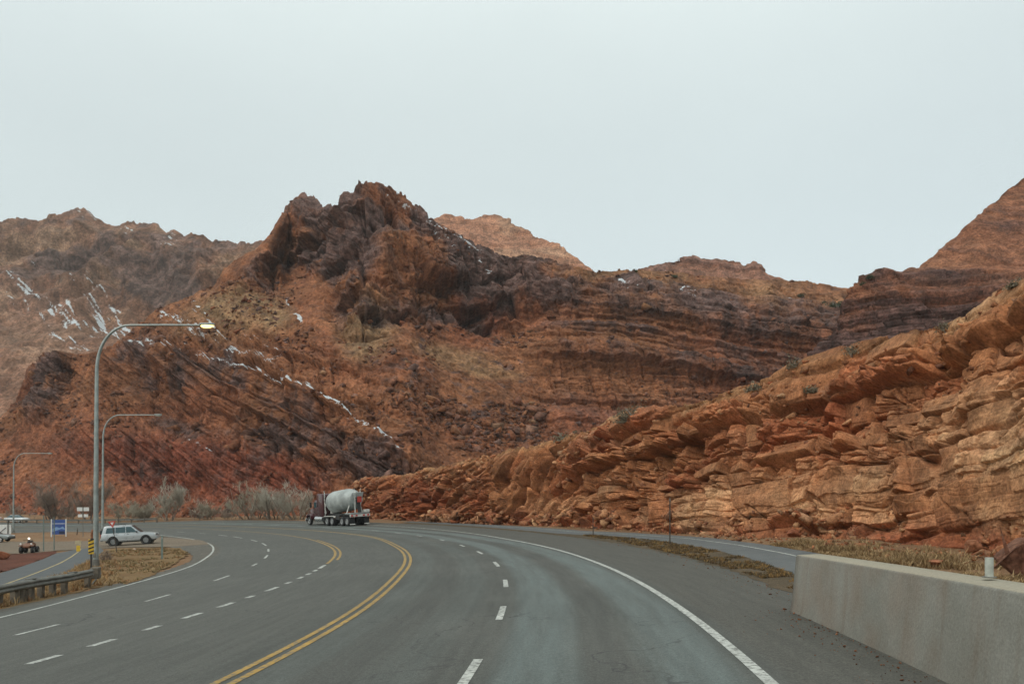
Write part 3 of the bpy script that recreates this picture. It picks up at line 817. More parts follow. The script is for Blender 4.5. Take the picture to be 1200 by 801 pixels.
o1, bed1, ck1, lf1, hh1 = blocks(X + .3 * Y, Z + .35 * X + 6 * fbm(X / 60, Y / 60, Z / 60, 2, 76), 9, 20, 6, 1.)
d = d + upz * (1.6 * (o1 - .5) + 2.2 * (bed1 - .5) - .9 * ck1) + (1 - upz) * (1.2 * (bed1 - .5) + .9 * fbm(X / 4, Y / 5, Z / 3, 3, 77))
hf.disp((d - 6) * (.22 + .78 * sst(0, 34, PY - cl(PX))) * (1 - .5 * hf.bk), N)
f1 = fbm(X / 30, Y / 30, Z / 18, 4, 78); f2 = fbm(X / 6, Y / 8, Z / 6, 3, 79)
vz = sst(.1, .9, upz * (.30 + 1.1 * f1 + .6 * f2 + .5 * (1 - sst(0, 10, pdist(PX, PY, [(120, 275), (150, 305), (172, 335), (190, 355)]))) + .3 * blob(PX, PY, 150, 300, 120, 22)) + .35 * np.maximum(0, f2) + .7 * blob(PX, PY, 205, 345, 34, 14) + .4 * blob(PX, PY, 120, 322, 60, 14, 10))  # the diagonal dark line is cleft shade painted in through the varnish mask
pale = (1 - upz) * .25 * sst(-.2, .4, f1) + upz * .45 * sst(0, .5, -f1)
sn = np.zeros_like(X)
for pts, wd, k in [([(-40, 292), (0, 315), (30, 340), (60, 360), (90, 372), (112, 377)], 7, .72), ([(55, 365), (85, 368), (110, 378)], 8, .75), ([(78, 320), (100, 345), (108, 358)], 7, .55), ([(108, 335), (125, 350), (148, 372)], 6, .68),
                   ([(112, 362), (130, 372), (152, 388), (160, 392)], 9, .72), ([(60, 385), (80, 395), (98, 405)], 8, .55), ([(25, 285), (38, 300)], 5, .6), ([(100, 252), (118, 265)], 6, .6), ([(192, 270), (203, 295)], 9, .55), ([(10, 350), (30, 358)], 5, .5), ([(150, 270), (165, 290)], 7, .45)]:
    sn = np.maximum(sn, k * (1 - sst(.3, 1.3, pdist(PX + 4 * f2, PY + 4 * f2, pts) / wd)))
q_ = (PX * .86 + PY * .5) / 9; p_ = (-PX * .5 + PY * .86) / 1.8
sn = .60 * sn + 1.1 * (fbm(q_, p_, X * 0, 4, 80) - .10) * (sn > .05)
tint = 1 + .3 * (hh1 - .5)[..., None] * np.ones(3) + .25 * f2[..., None]
M_far = rock_mat('far_rock', (.168, .088, .054), (.205, .116, .076), (.085, .054, .044), (.27, .19, .125), (.185, .085, .052), .025, .6, con=1.)
hf.build('hill', M_far, (vz, pale, sn, 0 * X + .2), np.clip(tint, .55, 1.5), 'paler domed hill with thin snow streaks far behind the lamp posts')

# ---------------- slickrock domes behind
def dome_hill(crest_pts, x0, x1, fY, m0, seed, mat, label, n=320, rows=150, pyf=430, dark=0.):
    c = L(crest_pts); jg = lambda px: (1 + 3 * dark) * (2.2 * (h3(np.floor(px / 5.3), seed) - .5) + 2.5 * fbm(px / 11, px * 0, px * 0, 3, seed))
    h = Hill(np.linspace(x0, x1, n), rows, lambda px: (pyf + 0 * px, fY + 0 * px), c, lambda px, py: np.maximum(m0 + 0 * px, (HZ - py) / F + .25), sm=8, back=12, backlen=110, jag=jg)
    X, Y, Z = h.X.copy(), h.Y.copy(), h.Z.copy(); N = h.normals(6)
    b = Z + .25 * X + 5 * fbm(X / 60, Y / 60, Z / 40, 3, seed)
    o, bed, ck, lf, hh = blocks(X + .3 * Y, b, 5, 14, seed, .7)
    f = fbm(X / 14, Y / 14, Z / 10, 4, seed + 1)
    h.disp((5 * fbm(X / 50, Y / 50, Z / 40, 4, seed + 2) + 22 * dark * (ridged(X / 22, Y / 30, Z / 70, 3, seed + 4) - .4) + 1.7 * (bed - .5) + 1.2 * (o - .5) - .6 * ck + 1.2 * f) * (1 - .5 * h.bk), N)
    vz = sst(.1, .9, dark + .7 * f + .4 * (bed - .5)); pale = sst(.05, .5, fbm(X / 30, Y / 30, Z / 15, 3, seed + 3)) * .6
    return h.build('hill', mat, (vz, pale, 0 * X, 0 * X + .25), np.clip(1 + .3 * (hh - .5)[..., None] * np.ones(3) + .2 * f[..., None], .55, 1.5), label)
M_dome = rock_mat('dome_rock', (.30, .145, .085), (.34, .175, .105), (.16, .085, .062), (.38, .235, .15), (.27, .115, .065), .03, .4)
dome_hill([(440, 300), (500, 262), (512, 254), (522, 252), (535, 255), (546, 258), (556, 254), (568, 250), (585, 253), (605, 262), (625, 272), (645, 284), (655, 286), (662, 289), (668, 296), (678, 301), (690, 312), (740, 335), (800, 350)], 440, 800, 470, 1.1, 81, M_dome,
          'smooth pale red slickrock dome behind the jagged summit')
M_mesa = rock_mat('mesa_rock', (.21, .10, .062), (.245, .125, .08), (.11, .062, .05), (.31, .23, .155), (.19, .08, .05), .04, .5)
dome_hill([(660, 345), (735, 322), (752, 312), (762, 307), (780, 306), (798, 301), (815, 301), (822, 300), (832, 299), (845, 303), (860, 302), (868, 305), (875, 310), (888, 312), (898, 319), (910, 324), (922, 333), (1000, 350)], 660, 1000, 420, 1.5, 85, M_mesa,
          'low ragged brown mesa on the skyline between the hills', dark=.15)

# ---------------- big dome on the right
cr = L([(900, 480), (940, 436), (965, 404), (978, 372), (986, 350), (997, 337), (1010, 333), (1030, 327), (1055, 323), (1068, 317), (1075, 318), (1090, 306), (1100, 301), (1112, 290), (1125, 279), (1136, 268), (1150, 252), (1165, 236), (1180, 221), (1200, 204), (1240, 188), (1330, 150), (1500, 120)])
def fr_(px): return 560 + 0 * px, np.interp(px, [900, 1200, 1500], [135, 118, 105])
def slr(px, py):
    w = 8 * fbm(px / 40, py / 30, px * 0, 3, 91)
    m = .85 + 1.4 * sst(396, 388, py + w) * (1 - sst(350, 338, py + w)) - .1 * sst(340, 330, py + w) * (1 - sst(316, 306, py + w)) + .25 * sst(312, 300, py + w)
    return np.maximum(m, (HZ - py) / F + .2)
hr = Hill(np.concatenate([np.linspace(900, 1215, 420), np.linspace(1220, 1500, 70)]), 330, fr_, cr, slr, sm=6, back=14, backlen=70)
PX, PY, X, Y, Z = hr.PX, hr.PY, hr.X.copy(), hr.Y.copy(), hr.Z.copy(); N = hr.normals(6)
low = sst(318, 332, PY + 8 * fbm(X / 12, Y / 12, Z / 8, 3, 92))
b = Z - .04 * X + 1.5 * fbm(X / 25, Y / 25, Z / 25, 3, 93)
o1, bed1, ck1, lf1, hh1 = blocks(X + .4 * Y, b, 2.6, 7, 7, .35); o2, bed2, ck2, lf2, hh2 = blocks(X + .3 * Y, b, .9, 3, 8, .16)
sw = Z * .9 + X * .42                                              # sweeping cross beds on the dome
o4, bed4, ck4, lf4, hh4 = blocks(X * 0 + Y * .15, sw + 1.2 * fbm(X / 20, Y / 20, Z / 20, 3, 94), 2.2, 40, 9, .25)
f1 = fbm(X / 9, Y / 9, Z / 5, 4, 95); f2 = fbm(X / 2.5, Y / 2.5, Z / 1.6, 3, 96)
d = low * (2.2 * (bed1 - .5) + 1.3 * (o1 - .5) - .8 * ck1 + .9 * (bed2 - .5) + .6 * (o2 - .5) - .3 * ck2) + (1 - low) * (.28 * (bed4 - .5) - .12 * ck4 + .5 * f1) + 2.2 * fbm(X / 24, Y / 24, Z / 20, 3, 97) + .3 * f2
hr.disp(d * (1 - .5 * hr.bk), N)
vz = sst(.1, .9, low * (.55 + .8 * f1 + .6 * (bed1 - .5) + .3 * (bed2 - .5)) + (1 - low) * (.18 + .5 * f1 + .5 * (bed4 - .5)) + .5 * sst(345, 355, PY))
pale = low * .35 * sst(336, 326, PY) * sst(-.1, .4, f1) + (1 - low) * .15
tint = 1 + .3 * (hh1 - .5)[..., None] * np.ones(3) * low[..., None] + .25 * (bed2 - .5)[..., None] + .2 * f2[..., None]
M_rd = rock_mat('right_dome_rock', (.185, .072, .036), (.215, .095, .05), (.066, .036, .030), (.26, .15, .09), (.18, .06, .03), .08, .2)
hr.build('hill', M_rd, (vz, pale, 0 * X, 0 * X + .3), np.clip(tint, .5, 1.6), 'rounded red dome rising at right above dark ledges')

# ---------------- the rock cut beside the road
cut_foot_px = [(398, 606.5), (420, 607.5), (440, 608), (470, 609), (500, 610.5), (560, 613.5), (640, 616), (720, 619), (800, 625), (900, 629), (960, 629), (1000, 631), (1050, 637), (1100, 644), (1150, 650), (1200, 657)]
fx, fyy, fz = at([p[0] for p in cut_foot_px], [p[1] for p in cut_foot_px])
_cpx = [p[0] for p in cut_foot_px] + [1300, 1500, 1800]; _cpy = [p[1] for p in cut_foot_px] + [672, 704, 752]; _cY = list(fyy)
for p in zip(_cpx[-3:], _cpy[-3:]): _cY.append(float(at(*p)[1]))
_s = np.linspace(398, 1800, 600)
_y = np.interp(_s, _cpx, _cY); _y = np.convolve(np.pad(_y, 20, 'edge'), np.hanning(41) / np.hanning(41).sum(), 'valid')
def cfoot(px):
    Y = np.interp(px, _s, _y); X = (px - 600) / F * Y
    return HZ - (zg(X, Y) - .25 - CAMZ) / Y * F, Y
cc = L([(398, 603), (402, 590), (410, 572), (418, 564), (430, 560), (470, 558), (490, 552), (520, 545), (560, 535), (600, 527), (630, 520), (660, 512), (690, 501), (720, 490), (755, 482), (790, 475), (815, 470), (840, 460), (870, 449),
        (900, 440), (930, 424), (960, 414), (990, 403), (1020, 397), (1050, 389), (1080, 381), (1105, 376), (1125, 366), (1150, 352), (1163, 340), (1180, 331), (1200, 324), (1260, 300), (1400, 240), (1800, 110)])
def cslope(px, py):
    fp, _ = cfoot(px); cp = cc(px); v = (fp - py) / np.maximum(fp - cp, 1)
    w = .1 * fbm(px / 60, py / 40, px * 0, 3, 101)
    m = 1.15 + 1.5 * sst(.08, .18, v + w) * (1 - sst(.38, .5, v + w)) + .9 * sst(.55, .62, v + w) * (1 - sst(.72, .8, v + w)) - .35 * sst(.82, .95, v) - .45 * (1 - sst(.02, .10, v))
    return np.maximum(m, (HZ - py) / F + .3)
cols = np.concatenate([np.linspace(398, 1215, 1180), np.linspace(1218, 1800, 160)])
hc = Hill(cols, 430, cfoot, cc, cslope, sm=9, back=16, backdrop=.12, backlen=16)
PX, PY, X, Y, Z = hc.PX, hc.PY, hc.X.copy(), hc.Y.copy(), hc.Z.copy(); N = hc.normals(12)
s_ = np.hypot(X - CX, Y - CY) * 0 - np.arctan2(Y - CY, X - CX) * 142
fpp, _ = cfoot(PX); v = (fpp - PY) / np.maximum(fpp - cc(PX), 1)
ht = Z - zg(X, Y)
left = 1 - sst(560, 700, PX)                                       # beds stand steeper at the far end of the cut
dip = .085 + .30 * left
b = Z - dip * (s_ + 20) + .5 * fbm(X / 8, Y / 8, Z / 5, 3, 103)
wz = .12 * fbm(X / 5, Y / 5, Z / 3, 3, 104)
o1, bed1, ck1, tl1, hh1 = blocks(s_ + .45 * Z + .5 * fbm(X / 3, Y / 3, Z / 3, 2, 98), b, 1.05, 2.1, 11, .13)
o2, bed2, ck2, tl2, hh2 = blocks(s_ - .35 * Z, b + .25 * fbm(X / 1.5, Y / 1.5, Z / 1.5, 2, 102), .52, .85, 12, .06)
o3, bed3, ck3, tl3, hh3 = blocks(s_ + .3 * Z, b + .2 * fbm(X / .8, Y / .8, Z / .8, 2, 100), .22, .4, 13, .035)
slab = np.clip(sst(.06, .14, v + wz) * (1 - sst(.36, .44, v + wz)) * sst(540, 640, PX) + .6 * blob(PX, PY, 1130, 510, 110, 62, -12) * (1 - sst(.62, .75, v)), 0, 1) * sst(-.35, .05, fbm(X / 5 + 9, Y / 5, Z / 3, 3, 105) + .12)
soil = sst(.86, .98, v) * .7 + (1 - sst(.02, .09, v)) * .8
brk = np.clip(1 - slab - soil, 0, 1)
rug = sst(-.3, .3, fbm(X / 4, Y / 4, Z / 2.5, 3, 106))
brkn = sst(.25, .45, hh1)
d = brk * (.95 * (o1 - .5) + .8 * tl1 + 1.05 * (bed1 - .5) - .8 * ck1 + brkn * (.6 * (o2 - .5) + .9 * tl2 - .3 * ck2 + .12 * (o3 - .5) + .3 * tl3 - .05 * ck3) + .25 * (bed2 - .5))
d = d + slab * (.30 * (bed1 - .5) + .34 * (o1 - .5) + .55 * tl1 - .22 * ck1 * rug + brkn * (.26 * (o2 - .5) + .6 * tl2 - .16 * ck2) + .12 * (bed2 - .5) + .07 * (o3 - .5) + .2 * tl3 - .03 * ck3)
cr4 = np.abs(fbm((s_ + 1.3 * Z) / 3.2, (Z - .4 * s_) / 7, Z * 0 + 3, 3, 107))  # slanting fractures
d = d - .6 * (1 - sst(0, .04, cr4)) * (brk + .8 * slab) * sst(-.1, .2, fbm(X / 7, Y / 7, Z / 7, 2, 108))
d = d + .55 * fbm(X / 9, Y / 9, Z / 5, 3, 109) + .10 * fbm(X / 1.6, Y / 1.6, Z / 1.1, 3, 110) * (.35 + brk) + soil * .10 * fbm(X / .5, Y / .5, Z / .5, 3, 111)
d = d + soil * .25 * (o2 - .4) * sst(0, .3, fbm(X / 3, Y / 3, Z / 3, 2, 112))
near = np.clip(Y / 40, .55, 1.5)
d = d * near * (1 - .6 * hc.bk) * (.5 + .5 * sst(0, 26, PY - cc(PX)))
edge = np.minimum(1, np.arange(hc.X.shape[0]) / 12.)[:, None]
hc.disp(d * (.25 + .75 * edge), N)
f1 = fbm(X / 3.5, Y / 3.5, Z / 2, 4, 113); f2 = fbm(X / .8, Y / .8, Z / .6, 3, 114); f3 = fbm(X / 10, Y / 10, Z / 4, 3, 115)
pale = slab * (.40 + .6 * f1 + .4 * (hh1 - .5)) + .3 * sst(.1, .5, f1 + .3 * (hh2 - .5)) + .22 * blob(PX, PY, 1150, 480, 90, 40, -10) * sst(-.3, .3, f2 + .3)
red = sst(-.25, .45, f3 + .5 * (hh1 - .5)) * (1 - .6 * slab) + .7 * blob(PX, PY, 440, 590, 90, 30) + .7 * blob(PX, PY, 1130, 625, 120, 26) + .5 * (1 - sst(.05, .16, v))
vz = brk * sst(.25, .8, .35 * (hh2 - .5) + .55 * f1 + .35 * (bed2 - .5) + .25) * .5 + .35 * (1 - sst(.04, .12, v)) * sst(0, .4, f2) + .5 * sst(.42, .75, f3 - f1 * .3)
grass_top = sst(.9, 1., v)
tint = 1 + .45 * (hh1 - .5)[..., None] * np.ones(3) + .36 * (hh2 - .5)[..., None] * np.array([1, 1, .9]) + .2 * (hh3 - .5)[..., None] * brk[..., None] + .15 * f2[..., None]
tint = tint * (1 + grass_top[..., None] * np.array([-.12, .06, .1]))
M_cut = rock_mat('cut_rock', (.315, .130, .056), (.36, .160, .074), (.12, .060, .040), (.45, .27, .145), (.27, .088, .040), .35, .03, con=.72)
o_cut = hc.build('rock_cut', M_cut, (np.clip(vz, 0, .85), np.clip(pale, 0, 1), 0 * X, np.clip(red, 0, 1)), np.clip(tint, .5, 1.6), 'orange blasted rock cut with broken ledges along the trail')

# broken rock at the foot of the cut and on its ledges
ff = (hc.bk < .01) * (PX < 1260) * ((1 - sst(.05, .22, v)) * 1. + .12 * sst(.3, .9, v)) * sst(-.3, .3, fbm(X / 4, Y / 4, Z / 4, 2, 120) + .1)
wgt = ff * np.gradient(Y, axis=0).clip(.001) * 0 + ff * (Y ** 1.1)
pp = (wgt / wgt.sum()).ravel(); ii = RNG.choice(pp.size, 4200, p=pp)
Pm = np.stack([hc.X, hc.Y, hc.Z], -1).reshape(-1, 3)[ii]
sz = np.clip(RNG.lognormal(-1.35, .55, len(ii)), .08, 1.1) * np.clip(Pm[:, 1] / 45, .6, 1.6)
# and out over the verge in front of it
nv = 1500
tt = np.radians(RNG.uniform(-4, 35, nv)); rr_ = 141.6 + np.abs(RNG.normal(0, 1.1, nv)) + 1.2 * (RNG.random(nv) < .6)
xx, yy = rt(rr_, tt); Pv = np.stack([xx, yy, zg(xx, yy) + .02], -1)
Pm = np.concatenate([Pm, Pv]); sz = np.concatenate([sz, np.clip(RNG.lognormal(-2.1, .5, nv), .05, .5)])
n_ = len(Pm); mk = np.zeros((n_, 4)); mk[:, 0] = np.clip(RNG.normal(.15, .3, n_), 0, .9); mk[:, 1] = np.clip(RNG.normal(.2, .35, n_), 0, 1); mk[:, 3] = RNG.random(n_)
tn = np.ones((n_, 4)) * RNG.uniform(.65, 1.25, (n_, 1)); tn[:, 3] = 1
scatter('rubble', Pm, sz, mk, tn, M_cut, 'broken orange and purple stones along the foot of the rock cut', 5)

# ------------------------------------------------------------------ materials for things
M_galv = plain('galvanised_steel', (.30, .34, .33), .45, .55, .12, 3.)
M_galvd = plain('weathered_steel', (.17, .165, .145), .6, .3, .2, 4.)
M_wood = plain('weathered_timber', (.13, .11, .085), .85, 0, .25, 5.)
M_black = plain('black_rubber', (.018, .018, .019), .75, 0, .2, 8.)
M_dark = plain('dark_metal', (.035, .035, .035), .55, .3, .2, 8.)
M_silver = plain('silver_paint', (.40, .43, .44), .30, .30, .05, 2., coat=.5)
M_clad = plain('grey_cladding', (.30, .31, .31), .5, 0, .06, 4.)
M_glass = plain('tinted_glass', (.035, .075, .085), .08, 0, .05, 2.)
M_chrome = plain('bright_metal', (.62, .63, .63), .25, .9, .05, 5.)
M_rim = plain('dull_alloy', (.26, .27, .27), .5, .4, .15, 8.)
M_redl = plain('red_lens', (.45, .03, .025), .3, 0, .05, 9.)
M_amber = plain('amber_lens', (.75, .33, .04), .3, 0, .05, 9.)
M_hlamp = plain('clear_lens', (.75, .77, .76), .15, 0, .03, 9.)
M_maroon = plain('maroon_paint', (.060, .011, .016), .3, .1, .1, 1.5, coat=.5)
M_drum = plain('pale_drum_paint', (.34, .37, .36), .55, 0, .2, .9)
M_wsteel = plain('white_steel', (.62, .62, .58), .5, 0, .12, 3.)
M_redp = plain('red_paint', (.45, .05, .035), .5, 0, .1, 4.)
M_wplate = plain('white_plate', (.70, .71, .69), .5, 0, .06, 3.)
M_blue = plain('blue_plate', (.035, .085, .30), .45, 0, .06, 3.)
M_lblue = plain('pale_blue_print', (.22, .36, .58), .45, 0, .06, 3.)
M_navy = plain('navy_print', (.015, .025, .07), .45, 0, .06, 3.)
M_yelp = plain('yellow_plate', (.66, .42, .03), .5, 0, .08, 4.)
M_beige = plain('beige_plate', (.46, .38, .24), .6, 0, .1, 4.)
M_gpost = plain('grey_green_plastic', (.16, .20, .18), .6, 0, .1, 4.)
M_brownm = plain('brown_metal', (.055, .045, .036), .7, .1, .15, 5.)
M_bodyr = plain('rust_brown_plastic', (.16, .065, .03), .5, 0, .1, 5.)
M_whitecar = plain('white_paint_car', (.74, .75, .75), .3, 0, .03, 2., coat=.5)
M_greycar = plain('grey_paint_car', (.22, .245, .24), .3, .3, .05, 2., coat=.5)
M_lit = plain('lit_sodium_lens', (.9, .8, .4), .4, 0, .02, 2., emit=((1, .80, .28, 1), 2.6))
M_lamp_on = plain('lit_headlamp', (.9, .88, .8), .3, 0, .02, 2., emit=((1, .90, .72, 1), 2.2))
M_unlit = plain('unlit_lens', (.42, .43, .40), .35, 0, .05, 2.)

def conc_mat():
    t = NT('concrete'); uv = t.coord('UV'); ob = t.coord()
    m = t.n('ShaderNodeMapping'); m.inputs['Scale'].default_value = (1.6, .16, 1); t.l(uv, m.inputs['Vector'])
    st = t.noise(1.6, 5, .6, m.outputs['Vector']); st2 = t.noise(5., 4, .6, m.outputs['Vector'])
    bl = t.noise(1.1, 5, .65, ob); fi = t.noise(30, 4, .7, ob); cl = t.noise(.5, 3, .6, ob)
    k = t.mix(t.ramp(bl, .35, .65), (.178, .174, .150), (.216, .212, .186))
    k = t.mix(t.ramp(st, .50, .70, 0, .35), k, (.125, .085, .056))
    k = t.mix(t.ramp(st2, .5, .72, 0, .35), k, (.21, .20, .165))
    k = t.mix(t.ramp(cl, .46, .66, 0, .32), k, (.185, .115, .075))
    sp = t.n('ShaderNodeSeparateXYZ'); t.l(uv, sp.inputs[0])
    k = t.mix(t.ramp(sp.outputs['Y'], 1.115, 1.135, 0, .8), k, (.33, .295, .225))  # paler tan top face: sky light on the flat top put into the colour
    k = t.mix(.6, k, t.mix(t.ramp(fi, .3, .7), (.75, .75, .74), (1.2, 1.2, 1.2)), 'MULTIPLY')
    t.set(Base_Color=k, Roughness=.9, Specular_IOR_Level=.25); t.bump(t.math('ADD', fi, t.math('MULTIPLY', bl, .8)), .008); return t.m

# ------------------------------------------------------------------ concrete barrier
def barrier():
    prof = [(135.0, -.08), (135.0, .02), (135.03, .10), (135.115, .97), (135.14, 1.0), (135.54, 1.0), (135.57, .97), (135.62, -.08)]
    th = np.radians(np.linspace(-2.62, -17, 170)); n = len(prof); V = []; UV = []
    hh = np.interp(np.degrees(th), [-17, -8, -5.5, -2.62], [1.15, 1.14, 1.10, 1.03])
    for i, t in enumerate(th):
        for r, z in prof:
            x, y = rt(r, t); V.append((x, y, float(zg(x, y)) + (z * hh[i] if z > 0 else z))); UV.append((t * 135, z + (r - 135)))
    m = len(th); i = np.arange(m - 1)[:, None] * n + np.arange(n - 1)[None]
    Fq = np.stack([i, i + 1, i + n + 1, i + n], -1).reshape(-1, 4)
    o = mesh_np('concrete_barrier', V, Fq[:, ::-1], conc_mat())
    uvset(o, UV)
    bm = bmesh.new(); bm.from_mesh(o.data); bm.verts.ensure_lookup_table()
    bm.faces.new([bm.verts[k] for k in range(n)]); bm.faces.new([bm.verts[(m - 1) * n + k] for k in range(n)][::-1])
    bmesh.ops.recalc_face_normals(bm, faces=bm.faces[:]); bm.to_mesh(o.data); bm.free()
    return tag(o, 'stained concrete barrier wall curving along the right shoulder', 'barrier')
barrier()
t_ = math.radians(-5.22)
x, y = rt(135.42, t_)
zt = float(zg(x, y)) + 1.12
d = empty('delineator_post', (x, y, zt), label='short white tube marker standing on the concrete barrier', cat='marker post')
MB().cyl((0, 0, -.002), (0, 0, .215), .042, n=20).build('tube', plain('white_tube', (.40, .42, .37), .6, 0, .15, 12.), d, True)
MB().cyl((0, 0, .002), (0, 0, .012), .07, n=20).build('base_plate', M_galvd, d, True)

# ------------------------------------------------------------------ trail side posts
for px, py, hgt, lab, bar in ((695, 627, 1.2, 'short thin marker post with a small side bracket by the trail', True), (785, 637, 2.25, 'tall bare metal post in the grassy median by the trail', False)):
    x, y, z = map(float, at(px, py))
    p = empty('marker_post', (x, y, z - .02), 0, lab, 'post', 'posts in the median beside the trail')
    MB().box((0, 0, hgt / 2), (.055, .045, hgt), .008).build('post', M_brownm, p)
    if bar: MB().box((.15, 0, .52), (.30, .03, .07), .005).build('bracket', M_brownm, p)
    else: MB().box((0, -.03, hgt - .09), (.06, .012, .14), .003).build('reflector', M_galvd, p)

# ------------------------------------------------------------------ street lamps
def street_lamp():
    o = empty('street_lamp', (0, 0, 0))
    MB().cyl((0, 0, 0), (0, 0, .05), .30, n=16).cyl((0, 0, .05), (0, 0, .5), .20, .19, 16).build('base', M_galvd, o, True)
    MB().tube([(0, 0, .05), (.01, 0, 4), (.03, 0, 8), (.05, 0, 11.2)], .155, 14, .10).build('pole', M_galv, o, True)
    pts = [(.05, 0, 11.18)]
    for k in range(1, 13):
        a = math.pi / 2 * k / 12; pts.append((.05 + 1.95 * (1 - math.cos(a)) ** 1.05, 0, 11.18 + 2.85 * math.sin(a) ** .92))
    pts += [(4, 0, 14.04), (6.1, 0, 14.03)]
    MB().tube(pts, .098, 12, .055).build('arm', M_galv, o, True)
    h_ = MB().prism([(6.0, -.085), (6.12, -.15), (6.6, -.16), (6.86, -.06), (6.86, .06), (6.6, .16), (6.12, .15), (6.0, .085)], 14.02, 14.14, .03, 2, axis='z').build('lamp_head', M_galv, o, True)
    MB().lathe([(.02, 6.06), (.11, 6.16), (.15, 6.35), (.13, 6.6), (.05, 6.8), (.01, 6.84)], 16, Matrix.Translation((0, 0, 13.99)) @ Matrix.Diagonal((1, 1, .85, 1))).build('lens', M_lit, h_, True)
    MB().box((.0, -.19, .75), (.16, .03, .28), .01).build('hand_hole_cover', M_galvd, o)
    return o
lp = street_lamp()
x, y, z = map(float, at(112.5, 665)); lp.location = (x, y, z)
tag(lp, 'tallest and nearest street lamp with its sodium head lit yellow', 'street lamp', 'street lamps along the inner edge of the bend')
for px, py, sc_, rz, lab in ((120.5, 628, 1.055, 0, 'unlit street lamp standing behind the silver vehicle'), (16, 624, .86, 0, 'smallest street lamp, far off near the white board')):
    c = copy_tree(lp); x, y, z = map(float, at(px, py)); c.location = (x, y, z); c.scale = (sc_,) * 3
    c['label'] = lab
    for hd in c.children:
        for ln in hd.children:
            if ln.name.startswith('lens'): ln.data = ln.data.copy(); ln.data.materials[0] = M_unlit

# ------------------------------------------------------------------ guardrails
def beam_profile():   # two-wave section: (out, up)
    return [(0, .0), (.03, .03), (.075, .06), (.08, .10), (.03, .14), (.02, .155), (.03, .17), (.08, .21), (.075, .25), (.03, .28), (0, .31)]
def rail_along(P, z0, side, name, mat, parent, org):
    """two-wave beam swept along ground points; side = +1/-1 picks the face"""
    P = np.asarray(P); d = np.gradient(P, axis=0); nrm = np.stack([-d[:, 1], d[:, 0]], -1) / np.hypot(d[:, :1], d[:, 1:]) * side
    pr = beam_profile(); V = []; n = len(pr)
    for k in range(len(P)):
        zz = float(zg(*P[k]))
        for q in (0, -.012):
            for o_, u_ in pr: V.append((P[k][0] + nrm[k][0] * (o_ + q) - org[0], P[k][1] + nrm[k][1] * (o_ + q) - org[1], zz + z0 + u_ - org[2]))
    m = 2 * n; Fq = []
    loop = list(range(n)) + list(range(2 * n - 1, n - 1, -1))
    for k in range(len(P) - 1):
        for a, b in zip(loop, loop[1:] + loop[:1]): Fq.append((k * m + a, k * m + b, (k + 1) * m + b, (k + 1) * m + a))
    return mesh_np(name, V, Fq, mat, parent)
gp = [(-120, 741), (-60, 726.5), (0, 712), (25, 706), (43, 702), (60, 698.5), (80, 695), (108, 687.5)]
gw = respl(pix_world(gp), 70)
x0, y0 = gw[-1]; org = (x0, y0, float(zg(x0, y0)))
gr = empty('guardrail', org, 0, 'weathered steel guardrail with closely set posts below the lit street lamp', 'guardrail')
rail_along(gw, .42, -1, 'rail', M_galvd, gr, org)
for px in (-60, -25, 4, 22, 28, 34, 41, 53, 66.5, 80, 107):
    a_ = np.interp(px, [p[0] for p in gp], [p[1] for p in gp]); x, y, z = map(float, at(px, a_ - .3))
    dn = Vector((x - CX, y - CY, 0)).normalized(); ang = math.atan2(dn.y, dn.x)
    MB().box((x - org[0] - dn.x * .14, y - org[1] - dn.y * .14, z + .31 - org[2]), (.18, .20, .72), .012, (0, 0, ang)).build('post', M_wood, gr)
for px in (36, 85):
    a_ = np.interp(px, [p[0] for p in gp], [p[1] for p in gp]); x, y, z = map(float, at(px, a_ - .3))
    MB().box((x - org[0], y - org[1], z + .74 - org[2]), (.42, .12, .05), .01, (0, 0, 1.4)).build('splice_plate', M_galvd, gr)
x, y, z = map(float, at(117, 686))
MB().box((x - org[0] - .22, y - org[1] + .1, z + .52 - org[2]), (.32, .5, .46), .03, (0, 0, .3)).build('end_terminal', M_wood, gr)
x1_, y1_ = gw[-1]
MB().cyl((0, 0, .12), (x - org[0] - .1, y - org[1] + .3, .5), .025, n=8).build('cable', M_galvd, gr)

fr = np.stack(rt(134.7, np.radians(np.linspace(59.3, 88, 60))), -1)
org = (*fr[0], float(zg(*fr[0])))
gr2 = empty('guardrail', org, 0, 'long distant guardrail edging the far carriageway in front of white cars', 'guardrail')
rail_along(fr, .48, -1, 'rail', M_galvd, gr2, org)
for k in range(0, 60, 3):
    x, y = fr[k]; MB().box((x - org[0], y - org[1] , float(zg(x, y)) + .33 - org[2]), (.16, .16, .82), .01).build('post', M_wood, gr2)

# ------------------------------------------------------------------ wheels and cars
def wheel(name, parent, c, r, wd, side=1, hub=M_chrome, spokes=5, dual=False):
    """tyre with a rim facing local y*side"""
    M = Matrix.Translation(c) @ Matrix.Rotation(math.pi / 2, 4, 'Z')
    h = wd / 2
    ty = MB().lathe([(r * .60, -h * .2), (r * .60, -h * .9), (r * .9, -h), (r * .985, -h * .72), (r, 0), (r * .985, h * .72), (r * .9, h), (r * .60, h * .9), (r * .60, h * .2)], 28, M).build(name, M_black, parent, True)
    s = side
    mb = MB().lathe([(r * .64, 0), (r * .64, h * .86 * s), (r * .58, h * .95 * s), (r * .50, h * .55 * s), (r * .2, h * .62 * s), (r * .12, h * .8 * s), (.005, h * .82 * s)], 24, M @ Matrix())
    for k in range(spokes):
        a = 2 * math.pi * k / spokes
        mb.box((c[0] + math.cos(a) * r * .36, c[1] + h * .74 * s, c[2] + math.sin(a) * r * .36), (r * .44, wd * .12, r * .15), .006, (0, -a, 0))
    mb.build('rim', hub, ty, True)
    return ty

def lathe_flip(): pass

